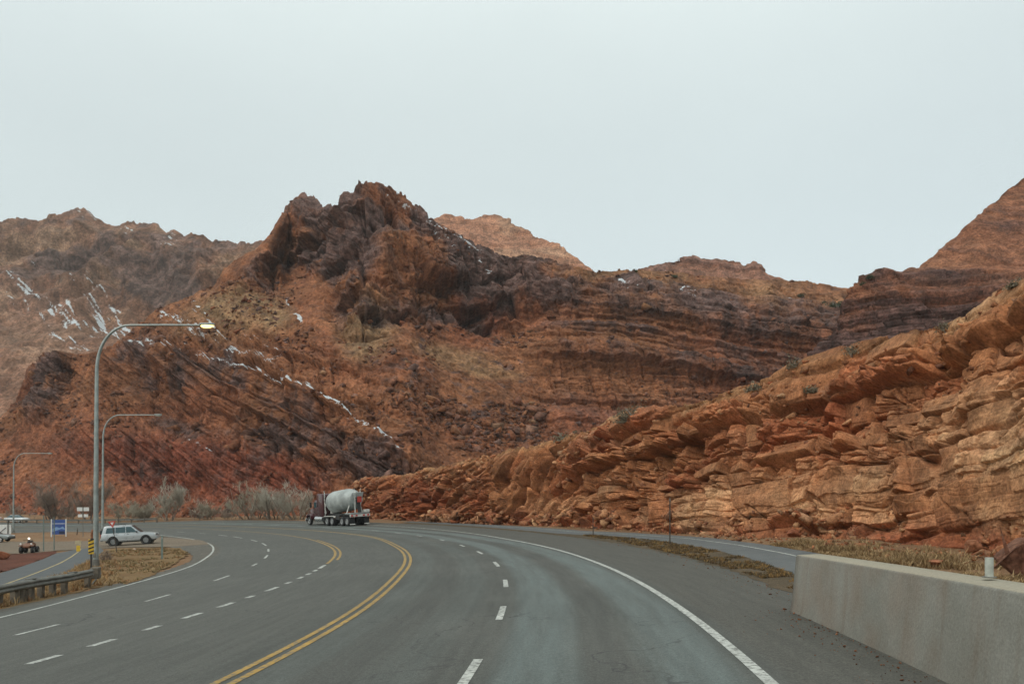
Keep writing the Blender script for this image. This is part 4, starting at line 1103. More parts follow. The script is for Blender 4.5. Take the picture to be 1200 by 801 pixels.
def suv():
    o = empty('car', (0, 0, 0))
    W = .96
    body = [(-2.42, .52), (-2.46, .62), (-2.44, .98), (-2.36, 1.10), (-1.2, 1.14), (.82, 1.12), (1.05, 1.10), (1.9, 1.02), (2.22, .93), (2.34, .78), (2.36, .50), (2.28, .42),
            (1.98, .42), (1.94, .62), (1.82, .78), (1.62, .85), (1.30, .85), (1.10, .78), (.99, .62), (.96, .38), (-.92, .38), (-.95, .62), (-1.06, .78), (-1.26, .85), (-1.54, .85), (-1.74, .78), (-1.85, .62), (-1.9, .46)]
    MB().prism(body, -W, W, .05, 2).build('body', M_silver, o, True, 40)
    # glasshouse, leaning in towards the roof
    mb = MB(); lo = [(-2.36, 1.08), (.98, 1.08)]; hi = [(-2.02, 1.76), (.12, 1.78)]
    pts = [(-2.38, 1.06, W - .05), (1.02, 1.06, W - .05), (.16, 1.76, W - .22), (-.3, 1.80, W - .23), (-1.95, 1.80, W - .23), (-2.16, 1.74, W - .21)]
    A = [mb.bm.verts.new((px_, -yy, zz)) for px_, zz, yy in pts]; B = [mb.bm.verts.new((px_, yy, zz)) for px_, zz, yy in pts]
    mb.bm.faces.new(A); mb.bm.faces.new(B[::-1]); n = len(pts)
    for k in range(n): mb.bm.faces.new((A[k], B[k], B[(k + 1) % n], A[(k + 1) % n]))
    mb._bev(A + B, .035, 2); mb.build('roof', M_silver, o, True, 40)
    for s in (-1, 1):
        for q in ([(-2.02, 1.14), (-1.22, 1.14), (-1.22, 1.62), (-1.9, 1.62)], [(-1.16, 1.14), (-.30, 1.14), (-.30, 1.64), (-1.16, 1.63)], [(-.24, 1.14), (.72, 1.14), (.20, 1.64), (-.24, 1.64)]):
            mb = MB(); f_ = lambda zz: W - .035 - (zz - 1.06) * .245
            A = [mb.bm.verts.new((a, s * (f_(b) + .012), b)) for a, b in q]; B = [mb.bm.verts.new((a, s * (f_(b) - .03), b)) for a, b in q]
            mb.bm.faces.new(A); mb.bm.faces.new(B[::-1])
            for k in range(4): mb.bm.faces.new((A[k], B[k], B[(k + 1) % 4], A[(k + 1) % 4]))
            mb.build('side_window', M_glass, o)
        MB().box((.72, s * 1.05, 1.17), (.12, .20, .15), .03, seg=2).build('mirror', M_dark, o, True)
        MB().box((0.0, s * (W + .005), .50), (1.9, .04, .13), .015).build('side_trim', M_clad, o)
        MB().tube([(-1.9, s * .66, 1.80), (-1.8, s * .66, 1.87), (-.4, s * .66, 1.88), (-.25, s * .66, 1.80)], .02, 6).build('roof_rail', M_dark, o, True)
        MB().box((2.24, s * .70, .86), (.16, .38, .16), .03, (0, .25, 0), seg=2).build('headlight', M_hlamp, o, True)
        MB().box((-2.43, s * .84, .95), (.08, .16, .24), .02).build('tail_light', M_redl, o, True)
        for dx in (-.72, .28): MB().box((dx - .35, s * (W + .012), 1.0), (.18, .03, .035), .008).build('door_handle', M_dark, o)
        for wx_ in (-1.40, 1.46):
            wheel('wheel', o, (wx_, s * (W - .12), .385), .385, .26, s, M_rim, 6)
            MB().lathe([(.40, -.02), (.47, -.02), (.47, .02), (.40, .02), (.40, -.02)], 28, Matrix.Translation((wx_, s * (W - .005), .40)) @ Matrix.Rotation(math.pi / 2, 4, 'Z'), False).build('wheel_arch', M_dark, o, True)
    MB().prism([(.98, 1.13), (1.04, 1.10), (.26, 1.72), (.20, 1.74)], -.70, .70, .008).build('windscreen', M_glass, o)
    MB().prism([(-2.44, 1.14), (-2.38, 1.12), (-2.16, 1.68), (-2.22, 1.70)], -.70, .70, .008).build('rear_window', M_glass, o)
    MB().box((-2.46, 0, .58), (.16, 1.84, .24), .05, seg=2).build('rear_bumper', M_clad, o, True)
    MB().box((2.33, 0, .56), (.16, 1.84, .26), .05, seg=2).build('front_bumper', M_silver, o, True)
    MB().box((2.31, 0, .85), (.05, .85, .16), .02).build('grille', M_dark, o, True)
    MB().box((0, 0, .36), (4.2, 1.5, .16), .02).build('underbody', M_dark, o)
    MB().box((-2.52, -.25, 1.10), (.16, .62, .62), .06, seg=2).build('spare_wheel_cover', M_dark, o, True)
    return o
s = suv()
xa, ya, _ = at(136.5, 638.8); xb, yb, _ = at(172, 636.8)
mx, my = (float(xa) + float(xb)) / 2, (float(ya) + float(yb)) / 2
e_ = empty('tilt', (mx, my, float(zg(mx, my)) + .008), math.atan2(float(yb - ya), float(xb - xa)) + .10, tilt=True)
s.location = e_.location; s.scale = (1, 1, 1.07); s.rotation_euler = e_.rotation_euler; bpy.data.objects.remove(e_)
tag(s, 'silver four wheel drive waiting at the junction beside the grass island', 'car')

def saloon(paint):
    o = empty('car', (0, 0, 0)); W = .9
    body = [(-2.2, .40), (-2.25, .70), (-2.18, .92), (-1.55, .98), (.75, .96), (1.7, .84), (2.12, .70), (2.2, .48), (2.12, .30), (1.75, .28), (1.66, .55), (1.45, .68), (1.2, .68), (1.0, .55), (.92, .26), (-.95, .26), (-1.03, .55), (-1.22, .68), (-1.5, .68), (-1.7, .55), (-1.78, .30)]
    MB().prism(body, -W, W, .06, 2).build('body', paint, o, True, 40)
    mb = MB(); pts = [(-1.7, .94, .82), (.95, .93, .82), (.15, 1.38, .62), (-.9, 1.42, .60), (-1.25, 1.36, .60)]
    A = [mb.bm.verts.new((a, -c, b)) for a, b, c in pts]; B = [mb.bm.verts.new((a, c, b)) for a, b, c in pts]
    mb.bm.faces.new(A); mb.bm.faces.new(B[::-1])
    for k in range(5): mb.bm.faces.new((A[k], B[k], B[(k + 1) % 5], A[(k + 1) % 5]))
    mb._bev(A + B, .04, 2); mb.build('windows', M_glass, o, True, 40)
    MB().box((-.5, 0, 1.42), (1.05, 1.16, .05), .02).build('roof', paint, o, True)
    for s_ in (-1, 1):
        for wx_ in (-1.35, 1.33): wheel('wheel', o, (wx_, s_ * .80, .32), .32, .2, s_, M_chrome, 5)
        MB().box((2.1, s_ * .62, .66), (.16, .36, .12), .03).build('headlight', M_hlamp, o, True)
        MB().box((-2.22, s_ * .66, .78), (.06, .30, .14), .02).build('tail_light', M_redl, o, True)
    MB().box((2.17, 0, .42), (.12, 1.7, .24), .05).build('front_bumper', M_dark, o, True)
    return o
def place(o, x, y, rz, lift=0.):
    e_ = empty('tilt', (x, y, float(zg(x, y)) + lift), rz, tilt=True)
    o.location = e_.location; o.rotation_euler = e_.rotation_euler; bpy.data.objects.remove(e_)
c1 = saloon(M_greycar); x, y, _ = at(12, 634.5); place(c1, float(x) - 2.35, float(y) + .4, .10, .01)
tag(c1, 'grey car nosing into view in front of the white board', 'car')
def ray_rho(px, rho):
    Y = np.linspace(20, 400, 8000); X = (px - 600) / F * Y; r = np.hypot(X - CX, Y - CY)
    k = np.where((Y > 60) & (r > rho))[0][0]; return X[k], Y[k]
c2 = saloon(M_whitecar)
for k, (px, lab) in enumerate(((-13, 'white car nearest the frame edge behind the distant guardrail'), (20.5, 'white car just past the smallest street lamp, behind the distant guardrail'))):
    c = c2 if k == 0 else copy_tree(c2)
    x, y = ray_rho(px, 137.2 + k * .3); th_ = math.atan2(y - CY, x - CX)
    place(c, x, y, th_ - math.pi / 2 + (.0 if k else math.pi)); tag(c, lab, 'car', 'white cars behind the distant guardrail')

# ------------------------------------------------------------------ concrete lorry: tractor with a mixer trailer
def mixer_truck():
    o = empty('mixer_truck', (0, 0, 0))
    # tractor
    MB().prism([(9.35, 1.0), (9.35, 2.05), (10.9, 1.95), (11.35, 1.75), (11.4, .85), (11.2, .75), (9.4, .8)], -.68, .68, .08, 2).build('hood', M_maroon, o, True)
    MB().prism([(7.9, 1.05), (7.9, 2.95), (8.05, 3.05), (8.9, 3.0), (9.35, 2.1), (9.4, 1.0)], -1.05, 1.05, .06, 2).build('cab', M_maroon, o, True)
    MB().prism([(6.35, 1.0), (6.35, 3.62), (6.5, 3.75), (7.75, 3.75), (7.95, 3.6), (7.95, 1.0)], -1.22, 1.22, .07, 2).build('sleeper', M_maroon, o, True)
    for sg in (-1, 1):
        MB().box((8.75, sg * 1.06, 2.45), (.62, .03, .62), .01).build('side_window', M_glass, o)
        MB().cyl((6.15, sg * 1.05, 1.2), (6.15, sg * 1.05, 4.05), .075, n=12).build('exhaust_stack', M_chrome, o, True)
        MB().cyl((6.6, sg * 1.02, .78), (8.6, sg * 1.02, .78), .31, n=20).build('fuel_tank', M_chrome, o, True)
        MB().box((9.3, sg * 1.38, 2.45), (.07, .24, .62), .02).tube([(9.2, sg * 1.05, 2.7), (9.3, sg * 1.38, 2.7)], .018, 6).build('mirror', M_dark, o)
        MB().prism([(9.75, .75), (9.85, 1.12), (10.15, 1.36), (10.7, 1.36), (11.05, 1.15), (11.2, .8), (11.05, .8), (10.9, 1.08), (10.65, 1.24), (10.2, 1.24), (9.95, 1.05), (9.87, .75)], sg * .75, sg * 1.2, .015).build('fender', M_maroon, o, True)
        MB().box((11.2, sg * .92, 1.15), (.2, .3, .25), .04).build('headlight', M_hlamp, o, True)
        wheel('wheel', o, (10.45, sg * 1.02, .53), .53, .3, sg, M_rim, 0)
        for wx_ in (5.55, 4.25):
            for oy in (1.10, .76): wheel('wheel', o, (wx_, sg * oy, .53), .53, .27, sg, M_rim if oy > 1 else M_dark, 0)
        MB().prism([(3.55, .95), (3.7, 1.13), (6.15, 1.13), (6.25, .95), (6.18, .95), (6.1, 1.08), (3.76, 1.08), (3.62, .95)], sg * .62, sg * 1.25, .008).build('rear_fender', M_wsteel, o)
        MB().box((3.45, sg * .93, .55), (.03, .6, .62), .005).build('mud_flap', M_black, o)
    MB().box((6.9, 0, .92), (9.0, .86, .26), .02).build('frame', M_dark, o)
    MB().box((11.42, 0, .62), (.12, 2.35, .34), .03).build('front_bumper', M_chrome, o, True)
    MB().box((11.42, 0, 1.35), (.06, 1.0, .75), .02).build('grille', M_chrome, o, True)
    # trailer frame
    MB().box((3.2, .48, 1.24), (6.4, .14, .26), .015).box((3.2, -.48, 1.24), (6.4, .14, .26), .015).box((3.2, 0, 1.24), (.2, .9, .2), .01).box((5.4, 0, 1.24), (.2, .9, .2), .01).box((.9, 0, 1.24), (.2, .9, .2), .01).build('trailer_frame', M_dark, o)
    MB().prism([(5.5, 1.38), (6.0, 1.38), (5.75, 2.55), (5.6, 2.55)], -.5, .5, .02).build('front_pedestal', M_wsteel, o)
    for sg in (-1, 1):
        MB().tube([(5.95, sg * 1.05, 1.4), (6.02, sg * 1.05, 2.4), (5.75, sg * .6, 3.4)], .045, 8).build('front_brace', M_wsteel, o, True)
    M = Matrix.Translation((5.75, 0, 2.35)) @ Matrix.Rotation(math.radians(-9), 4, 'Y').inverted()
    # drum axis rises to the rear (local -x)
    M = Matrix.Translation((6.12, 0, 2.62)) @ Matrix.Rotation(math.radians(4), 4, 'Y')
    dr = MB().lathe([(.25, .0), (.80, -.05), (1.08, -.25), (1.22, -.6), (1.27, -1.0), (1.28, -1.6), (1.28, -2.8), (1.27, -4.0), (1.16, -4.8), (.88, -5.55), (.70, -5.85), (.70, -5.95), (.62, -5.95)], 44, M).build('drum', M_drum, o, True, 50)
    ri = MB()
    for xx, rr in ((-1.1, 1.29), (-4.0, 1.29), (-5.8, .77)): ri.lathe([(rr - .06, xx - .07), (rr, xx - .07), (rr, xx + .07), (rr - .06, xx + .07)], 44, M)
    ri.build('drum_band', M_drum, dr, True)
    rp = M @ Vector((-5.9, 0, 0))
    # rear pedestal, hopper, chute
    for sg in (-1, 1):
        MB().tube([(.95, sg * 1.0, 1.35), (rp.x + .35, sg * .34, rp.z + .35)], .055, 8).build('rear_strut', M_wsteel, o, True)
        MB().tube([(.12, sg * .36, 1.35), (rp.x - .25, sg * .32, rp.z + .8)], .055, 8).build('rear_strut', M_wsteel, o, True)
        MB().tube([(rp.x - .25, sg * .32, rp.z + .8), (rp.x - .25, sg * .40, rp.z + 1.15)], .02, 6).build('hand_rail', M_wsteel, o, True)
    MB().box((rp.x - .25, 0, rp.z + .42), (.75, .78, .55), .03, taper=(1.35, 1.3)).build('hopper', M_drum, o)
    MB().box((rp.x - .62, 0, rp.z - .05), (.06, .52, .72), .01).build('warning_plate', M_redp, o)
    MB().prism([(-.30, 1.45), (-.30, 1.55), (rp.x - .3, rp.z - .1), (rp.x - .1, rp.z - .2)], -.22, .22, .02).build('chute', M_dark, o)
    MB().box((-.05, -.95, 1.62), (.5, .62, .30), .03).build('water_tank', M_wsteel, o)
    MB().box((.35, 0, 1.40), (1.5, 2.3, .10), .01).build('rear_deck', M_drum, o)
    bp = MB().box((-.30, 0, 1.16), (.12, 2.5, .30), .02).build('rear_bumper', M_wsteel, o)
    for yy in (-1.0, -.45, .45, 1.0):
        MB().box((-.37, yy, 1.16), (.03, .26, .18), .01).build('tail_light', M_redl, bp)
    for sg in (-1, 1):
        MB().box((-.12, sg * .9, .52), (.03, .66, .78), .005).build('mud_flap', M_black, o)
        MB().box((-.145, sg * .9, .2), (.015, .62, .12), .004).build('flap_weight', M_wsteel, o)
        for wx_ in (.55, 1.8):
            for oy in (1.10, .76): wheel('wheel', o, (wx_, sg * oy, .53), .53, .27, sg, M_rim if oy > 1 else M_dark, 0)
        MB().box((3.0, sg * 1.05, .95), (1.5, .06, .10), .01).build('side_marker_bar', M_amber, o)
    MB().box((2.85, .95, .95), (1.0, .5, .5), .03).build('tool_box', M_dark, o)
    return o
tk = mixer_truck()
x, y, _ = at(421, 615.4)
place(tk, float(x), float(y), math.radians(129), .005)
tk.scale = (1.07,) * 3
tag(tk, 'maroon lorry hauling a pale concrete mixer drum round the bend', 'lorry')

# ------------------------------------------------------------------ signs and posts on the left
def post_thing(name, px, py, lab, cat, rz=0., group=None):
    x, y, z = map(float, at(px, py)); return empty(name, (x, y, z - .02), rz, lab, cat, group)
o = post_thing('information_sign', 69, 628.3, 'blue information panel framed between two white posts', 'sign', .45)
for sx_ in (-.80, .80): MB().box((sx_, 0, 1.1), (.13, .13, 2.25), .015).build('post', M_wplate, o)
pn = MB().box((0, 0, 1.22), (1.42, .06, 1.85), .01).build('panel', M_blue, o)
MB().box((0, -.036, 1.66), (1.40, .008, .07), 0).build('white_stripe', M_wplate, pn)
MB().prism([(-.68, .62), (-.68, 1.02), (-.25, 1.25), (.1, 1.12), (.45, 1.28), (.68, 1.05), (.68, .9), (.3, 1.0), (-.2, .8)], -.040, -.032, 0).build('picture', M_lblue, pn)
MB().box((.35, -.037, .52), (.62, .008, .36), 0).build('text_block', M_navy, pn)

o = post_thing('route_sign', 97.5, 628.5, 'pair of small white route plates stacked on a thin post', 'sign', .4)
MB().box((0, 0, 1.8), (.08, .06, 3.6), .008).build('post', M_galvd, o)
for xx in (-.36, .36): MB().box((xx, -.05, 3.42), (.60, .02, .46), .02).build('route_plate', M_wplate, o)
for xx in (-.32, .32): MB().box((xx, -.05, 2.62), (.48, .02, .36), .02).build('arrow_plate', M_wplate, o)
MB().box((0, -.035, 3.42), (1.3, .02, .05)).box((0, -.035, 2.62), (1.0, .02, .05)).build('crossbar', M_galvd, o)

o = post_thing('yield_sign', 137.3, 647, 'red and white yield triangle on a leaning thin post', 'sign', .25)
o.rotation_euler = (0, math.radians(-8.5), .25)
MB().box((0, 0, 1.25), (.06, .05, 2.5), .006).build('post', M_brownm, o)
pl_ = MB().prism([(-.30, 2.58), (.30, 2.58), (.04, 2.08), (-.04, 2.08)], -.06, -.04, .006).build('plate', M_redp, o)
MB().prism([(-.13, 2.48), (.13, 2.48), (.02, 2.27), (-.02, 2.27)], -.068, -.062, 0).build('white_centre', M_wplate, pl_)

o = post_thing('object_marker', 107, 668.5, 'yellow and black striped hazard marker on a dark post by the guardrail end', 'marker', .5)
MB().box((0, 0, .9), (.09, .06, 1.8), .008).build('post', M_dark, o)
pl_ = MB().box((0, -.05, 1.34), (.27, .02, .80), .01).build('plate', M_yelp, o)
st_ = MB()
for k in range(4):
    z0 = .98 + k * .21
    st_.prism([(-.13, z0), (.13, z0 + .10), (.13, z0 + .18), (-.13, z0 + .08)], -.066, -.062, 0)
st_.build('black_stripes', M_dark, pl_)

for px, py, hh_, lab in ((51.3, 645.3, 3.3, 'bare thin post beside the striped path, nearer the small vehicle with lamps'), (63.6, 644.3, 3.1, 'bare thin post in front of the blue panel')):
    o = post_thing('sign_post', px, py, lab, 'post', 1.2, 'bare posts by the red soil bed')
    MB().box((0, 0, hh_ / 2), (.09, .06, hh_), .008).build('post', M_gpost, o)
    MB().box((0, -.04, hh_ - .22), (.07, .012, .3), .004).build('reflector', M_galvd, o)
o = post_thing('path_sign', 91.7, 646.3, 'small beige plate above a yellow marker beside the path stripe', 'sign', .4)
MB().box((0, 0, .5), (.06, .05, 1.0), .006).build('post', M_beige, o)
MB().box((0, -.04, .82), (.48, .02, .34), .01).box((.02, -.052, .84), (.07, .01, .2)).build('plate', M_beige, o)
MB().box((.02, -.045, .33), (.30, .02, .50), .01).build('marker_plate', M_yelp, o)
o = post_thing('delineator_post', 190, 655, 'grey green roadside delineator standing in the grass island', 'marker post', .3)
MB().box((0, 0, .78), (.13, .035, 1.56), .01).build('post', M_gpost, o)
MB().box((0, -.022, 1.40), (.10, .008, .14), .003).build('reflector', M_galv, o)
o = post_thing('marker_post', 90.3, 626.3, 'tiny tilted marker stake on the dirt between the route plates and blue panel', 'post', .3)
o.rotation_euler = (0, math.radians(7), 0)
MB().box((0, 0, .45), (.09, .05, .9), .006).build('post', M_brownm, o)
MB().box((0, -.03, .78), (.08, .012, .16), .003).build('reflector', M_galvd, o)

o = post_thing('notice_board', 0, 629, 'white board with a dark diagonal brace behind the grey car', 'board', .35)
MB().box((-.1, 0, 1.0), (2.8, .05, 1.35), .01).build('panel', M_wplate, o)
for xx in (-1.2, .95): MB().box((xx, -.06, .95), (.12, .08, 1.95), .01).build('post', M_brownm, o)
MB().box((.25, -.06, .85), (1.3, .05, .08), .008, (0, -.75, 0)).build('brace', M_brownm, o)

# small all-terrain buggy with lamps
o = post_thing('quad_bike', 34.5, 647.2, 'small rust brown all terrain vehicle with glowing lamps by the red soil', 'quad bike', .0)
o.rotation_euler = (0, 0, math.radians(-75))
MB().prism([(-.9, .55), (-.85, .85), (-.2, .95), (.35, .9), (.85, .72), (.9, .52), (.3, .42), (-.4, .42)], -.30, .30, .06, 2).build('body', M_bodyr, o, True)
MB().box((-.3, 0, 1.0), (.7, .32, .16), .06, seg=2).build('seat', M_dark, o, True)
MB().tube([(.4, 0, .85), (.28, 0, 1.2)], .03, 8).tube([(.3, -.38, 1.17), (.28, 0, 1.2), (.3, .38, 1.17)], .022, 8).build('handlebar', M_dark, o, True)
for sy in (-1, 1):
    for xx in (-.6, .62): wheel('wheel', o, (xx, sy * .46, .30), .30, .24, sy, M_galvd, 0)
    MB().prism([(.25, .55), (.35, .72), (.62, .80), (.95, .68), (.95, .64), (.62, .74), (.38, .66)], sy * .32, sy * .60, .01).build('fender', M_bodyr, o)
    MB().lathe([(.005, .0), (.075, -.02), (.06, -.12), (.01, -.14)], 14, Matrix.Translation((.92, sy * .42, .84))).build('headlight', M_hlamp, o, True)
MB().cyl((.2, .05, .9), (.2, .05, 1.28), .035, n=8).build('lamp_mast', M_dark, o)
MB().lathe([(.005, .0), (.085, -.02), (.07, -.12), (.01, -.14)], 14, Matrix.Translation((.30, .05, 1.30))).build('work_lamp', M_lamp_on, o, True)

# ------------------------------------------------------------------ boulders
def boulder(name, P, dims, mat, lab, seed, rz=0., tilt=0., cat='boulder', mask=(.2, 0, 0, .4), flat=True, group=None):
    bm = bmesh.new(); r = random.Random(seed)
    for _ in range(16):
        v = Vector((r.gauss(0, 1), r.gauss(0, 1), r.gauss(0, 1))).normalized(); v *= r.uniform(.82, 1.0)
        bm.verts.new((v.x * .5, v.y * .5, v.z * .5))
    bmesh.ops.convex_hull(bm, input=bm.verts[:])
    bmesh.ops.delete(bm, geom=[v for v in bm.verts if not v.link_faces], context='VERTS')
    bmesh.ops.bevel(bm, geom=bm.edges[:], offset=.035, segments=1, affect='EDGES')
    bmesh.ops.triangulate(bm, faces=bm.faces[:])
    bmesh.ops.subdivide_edges(bm, edges=bm.edges[:], cuts=2, use_grid_fill=True)
    co = np.array([v.co[:] for v in bm.verts])
    dd = .045 * fbm(co[:, 0] * 5 + seed, co[:, 1] * 5, co[:, 2] * 5, 4, 5)
    for v, k in zip(bm.verts, dd):
        v.co = v.co * (1 + k)
        v.co = Vector((v.co.x * dims[0], v.co.y * dims[1], v.co.z * dims[2]))
    bmesh.ops.recalc_face_normals(bm, faces=bm.faces[:])
    me = bpy.data.meshes.new(name); bm.to_mesh(me); bm.free(); me.materials.append(mat)
    o = bpy.data.objects.new(name, me); COL.objects.link(o)
    o.rotation_euler = (0, tilt, rz); o.location = (P[0], P[1], P[2] + dims[2] * .36)
    n = len(me.vertices); cattr(o, 'mask', np.tile(np.array(mask, np.float32), (n, 1))); cattr(o, 'tint', np.ones((n, 4)))
    return tag(o, lab, cat, group)
def gpt(px, py):
    x, y, z = at(px, py); return float(x), float(y), float(z)
x, y = rt(141.2, math.radians(-1.12))
boulder('boulder', (x + .2, y, float(zg(x, y))), (1.5, 1.3, 1.15), M_cut, 'large dark brown boulder behind the barrier and its white tube marker', 17, .3, -.35, mask=(.95, 0, 0, .6))
for px, py, dm, lab, sd, mk_ in ((579, 614, (2.5, 1.8, 1.5), 'red wedge shaped boulder at the foot of the cut, past the lorry', 21, (.25, 0, 0, 1)),
                                 (930, 631, (.75, .7, .62), 'squarish red boulder on the verge above the end of the barrier', 23, (.35, 0, 0, 1)),
                                 (1098, 662, (.62, .5, .24), 'low brown rock in the straw grass behind the barrier', 25, (.4, 0, 0, .6)),
                                 (1140, 650, (.62, .6, .66), 'purple red block with a pale top in the straw grass below the cut', 27, (.45, .1, 0, .6)),
                                 (110, 632, (1.0, .9, 1.75), 'tall brown boulder showing behind the two lamp poles', 29, (.6, 0, 0, .1)),
                                 (1178, 655, (.8, .7, .55), 'orange boulder at the foot of the cut above the white tube marker', 31, (0, .2, 0, .7)),
                                 (4, 655, (1.4, 1.2, 1.0), 'rounded red brown rock on the red soil bed by the frame edge', 33, (.35, 0, 0, .9)),
                                 (158, 644.5, (.5, .4, .26), 'small whitish stone in the island grass below the silver vehicle', 35, (0, 1, .45, 0)),
                                 (530, 612, (1.5, 1.1, .9), 'pale orange boulder at the foot of the cut nearest the lorry', 37, (0, .5, 0, .3)),
                                 (735, 621, (1.1, .8, .55), 'flat pinkish rock at the cut foot between the two median posts', 39, (0, .4, 0, .5))):
    boulder('boulder' if dm[0] > .55 else 'stone', gpt(px, py), dm, M_cut, lab, sd, sd * .7, 0, 'boulder' if dm[0] > .55 else 'stone', mk_)

# grit and pebbles gathered along the barrier and the median edge
r = np.random.default_rng(44); n_ = 900
tt = np.radians(np.concatenate([r.uniform(-9, -2.5, 500), r.uniform(-2.5, 12, 400)]))
ed = np.where(np.degrees(tt) < -2.5, 134.98, np.interp(np.degrees(tt), [-2.5, 4, 12], [135.7, 136.4, 137.]))
xx, yy = rt(ed - np.abs(r.normal(0, .45, n_)) ** 1.2, tt); sz = np.clip(r.lognormal(-3.9, .5, n_), .012, .09)
mk = np.zeros((n_, 4)); mk[:, 0] = r.random(n_) * .7 + .2; tn = np.ones((n_, 4)) * r.uniform(.5, 1., (n_, 1)); tn[:, 3] = 1
tag(scatter('gravel', np.stack([xx, yy, zg(xx, yy) + sz * .2], -1), sz, mk, tn, M_cut, '', 45), 'scattered pebbles and grit along the barrier foot and shoulder edge', 'gravel', kind='stuff')

# ------------------------------------------------------------------ leafless trees and brush
def twig_mat(name, a, b):
    t = NT(name); c = t.coord(); n = t.noise(1.4, 4, .6, c)
    t.set(Base_Color=t.mix(t.ramp(n, .35, .65), a, b), Roughness=.9, Specular_IOR_Level=.15); return t.m
M_tw1 = twig_mat('pale_grey_twigs', (.46, .42, .35), (.37, .335, .27))
M_tw2 = twig_mat('grey_green_twigs', (.40, .36, .28), (.32, .285, .215))
M_tw3 = twig_mat('brown_grey_twigs', (.31, .24, .19), (.25, .19, .15))
M_bark = plain('grey_bark', (.24, .20, .16), .95, 0, .2, 3.)
M_bark2 = plain('dark_bark', (.15, .11, .09), .95, 0, .2, 3.)

def bare_tree(name, P, h, w, stems, n1, n2, n3, mat, bark, lab, cat, group, seed, tw=.022, spread=.55, low=.05, lean=0.):
    r = np.random.default_rng(seed); o = empty(name, P, 0, lab, cat, group)
    T = MB(); segs = []
    def path(p, d, ln, k, droop, wob):
        pts = [np.array(p)]; d = np.array(d) / np.linalg.norm(d)
        for _ in range(k):
            d = d + r.normal(0, wob, 3) + np.array([0, 0, droop]); d /= np.linalg.norm(d); pts.append(pts[-1] + d * ln / k)
        return np.array(pts)
    def limit(p): return (abs(p[0]) / (w / 2)) ** 2 + (abs(p[1]) / (w / 2)) ** 2 + (max(0, p[2] - h * .45) / (h * .58)) ** 2 < 1.1 + .9 * math.sin(p[0] * 2.1 / w * 4 + seed) * math.sin(p[2] / h * 9 + seed * 2)
    prim = []
    for s_ in range(stems):
        a = r.uniform(0, 6.28); sp = r.uniform(.15, 1) * spread
        b0 = np.array([math.cos(a) * w * low * r.random() * 3, math.sin(a) * w * low * r.random() * 3, -.05])
        d = np.array([math.cos(a) * sp + lean, math.sin(a) * sp, 1])
        pp_ = path(b0, d, h * r.uniform(.6, .95), 6, .02, .13); prim.append(pp_)
        T.tube([tuple(q) for q in pp_], h * .017 * r.uniform(.6, 1.2), 6, h * .004)
    sec = []
    for pp_ in prim:
        for _ in range(n1):
            q = r.uniform(.22, 1) * (len(pp_) - 1); i = int(min(q, len(pp_) - 2)); p = pp_[i] + (pp_[i + 1] - pp_[i]) * (q - i)
            a = r.uniform(0, 6.28); d = np.array([math.cos(a), math.sin(a), r.uniform(.1, 1.1)])
            s2 = path(p, d, h * r.uniform(.18, .38), 4, .05, .2); sec.append(s2); segs.append((s2, tw * 2.0))
    ter = []
    for s2 in sec:
        for _ in range(n2):
            i = r.integers(0, 4); p = s2[i] + (s2[i + 1] - s2[i]) * r.random()
            d = (s2[i + 1] - s2[i]) / (np.linalg.norm(s2[i + 1] - s2[i]) + 1e-6) + r.normal(0, .75, 3) + np.array([0, 0, .35])
            t2 = path(p, d, h * r.uniform(.08, .2), 3, .06, .2); ter.append(t2); segs.append((t2, tw * 1.2))
    for t2 in ter:
        for _ in range(n3):
            i = r.integers(0, 3); p = t2[i] + (t2[i + 1] - t2[i]) * r.random()
            d = (t2[i + 1] - t2[i]) / (np.linalg.norm(t2[i + 1] - t2[i]) + 1e-6) + r.normal(0, .6, 3) + np.array([0, 0, .3])
            segs.append((path(p, d, h * r.uniform(.05, .12), 2, .05, .15), tw * .8))
    V = []; Fq = []; b = 0
    for pts, wd in segs:
        if not limit(pts[-1]): continue
        k = len(pts)
        for j, q in enumerate(pts):
            rr = wd * (1 - .75 * j / (k - 1))
            for a in (0, 2.09, 4.19): V.append((q[0] + math.cos(a) * rr, q[1] + math.sin(a) * rr, q[2]))
        for j in range(k - 1):
            for a in range(3): Fq.append((b + j * 3 + a, b + j * 3 + (a + 1) % 3, b + (j + 1) * 3 + (a + 1) % 3, b + (j + 1) * 3 + a))
        b += 3 * k
    T.build('trunk', bark, o, True)
    mesh_np('crown', V, Fq, mat, o)
    return o
GT = 'leafless trees at the foot of the hill'; GB = 'leafless brush at the foot of the hill'
def base(px, rho):
    x, y = ray_rho(px, rho); return (x, y, float(zg(x, y)))
# (px, radial distance, height px, width px, ...)
def tree_at(name, px, rho, hp, wp, stems, n1, n2, n3, mat, bark, lab, cat, g, seed, **k):
    P = base(px, rho); s_ = P[1] / F; bare_tree(name, P, hp * s_, wp * s_, stems, n1, n2, n3, mat, bark, lab, cat, g, seed, tw=k.pop('tw', .030) , **k)
tree_at('bare_tree', 62, 142, 50, 60, 7, 13, 9, 4, M_tw3, M_bark2, 'dark leafless tree above the blue panel', 'tree', GT, 1, spread=.75, tw=.034)
tree_at('bare_tree', 106, 142, 52, 52, 6, 13, 9, 4, M_tw3, M_bark2, 'leafless brown tree rising behind the two lamp poles', 'tree', GT, 2, spread=.7)
tree_at('shrub', 152, 141, 25, 62, 16, 9, 7, 4, M_tw2, M_bark, 'dense olive grey brush above the silver vehicle', 'shrub', GB, 3, spread=1.5, low=.11)
tree_at('bare_tree', 197, 140.5, 47, 44, 7, 13, 9, 4, M_tw1, M_bark, 'pale whitish leafless tree standing clear of the brush', 'tree', GT, 4, spread=.8, tw=.036)
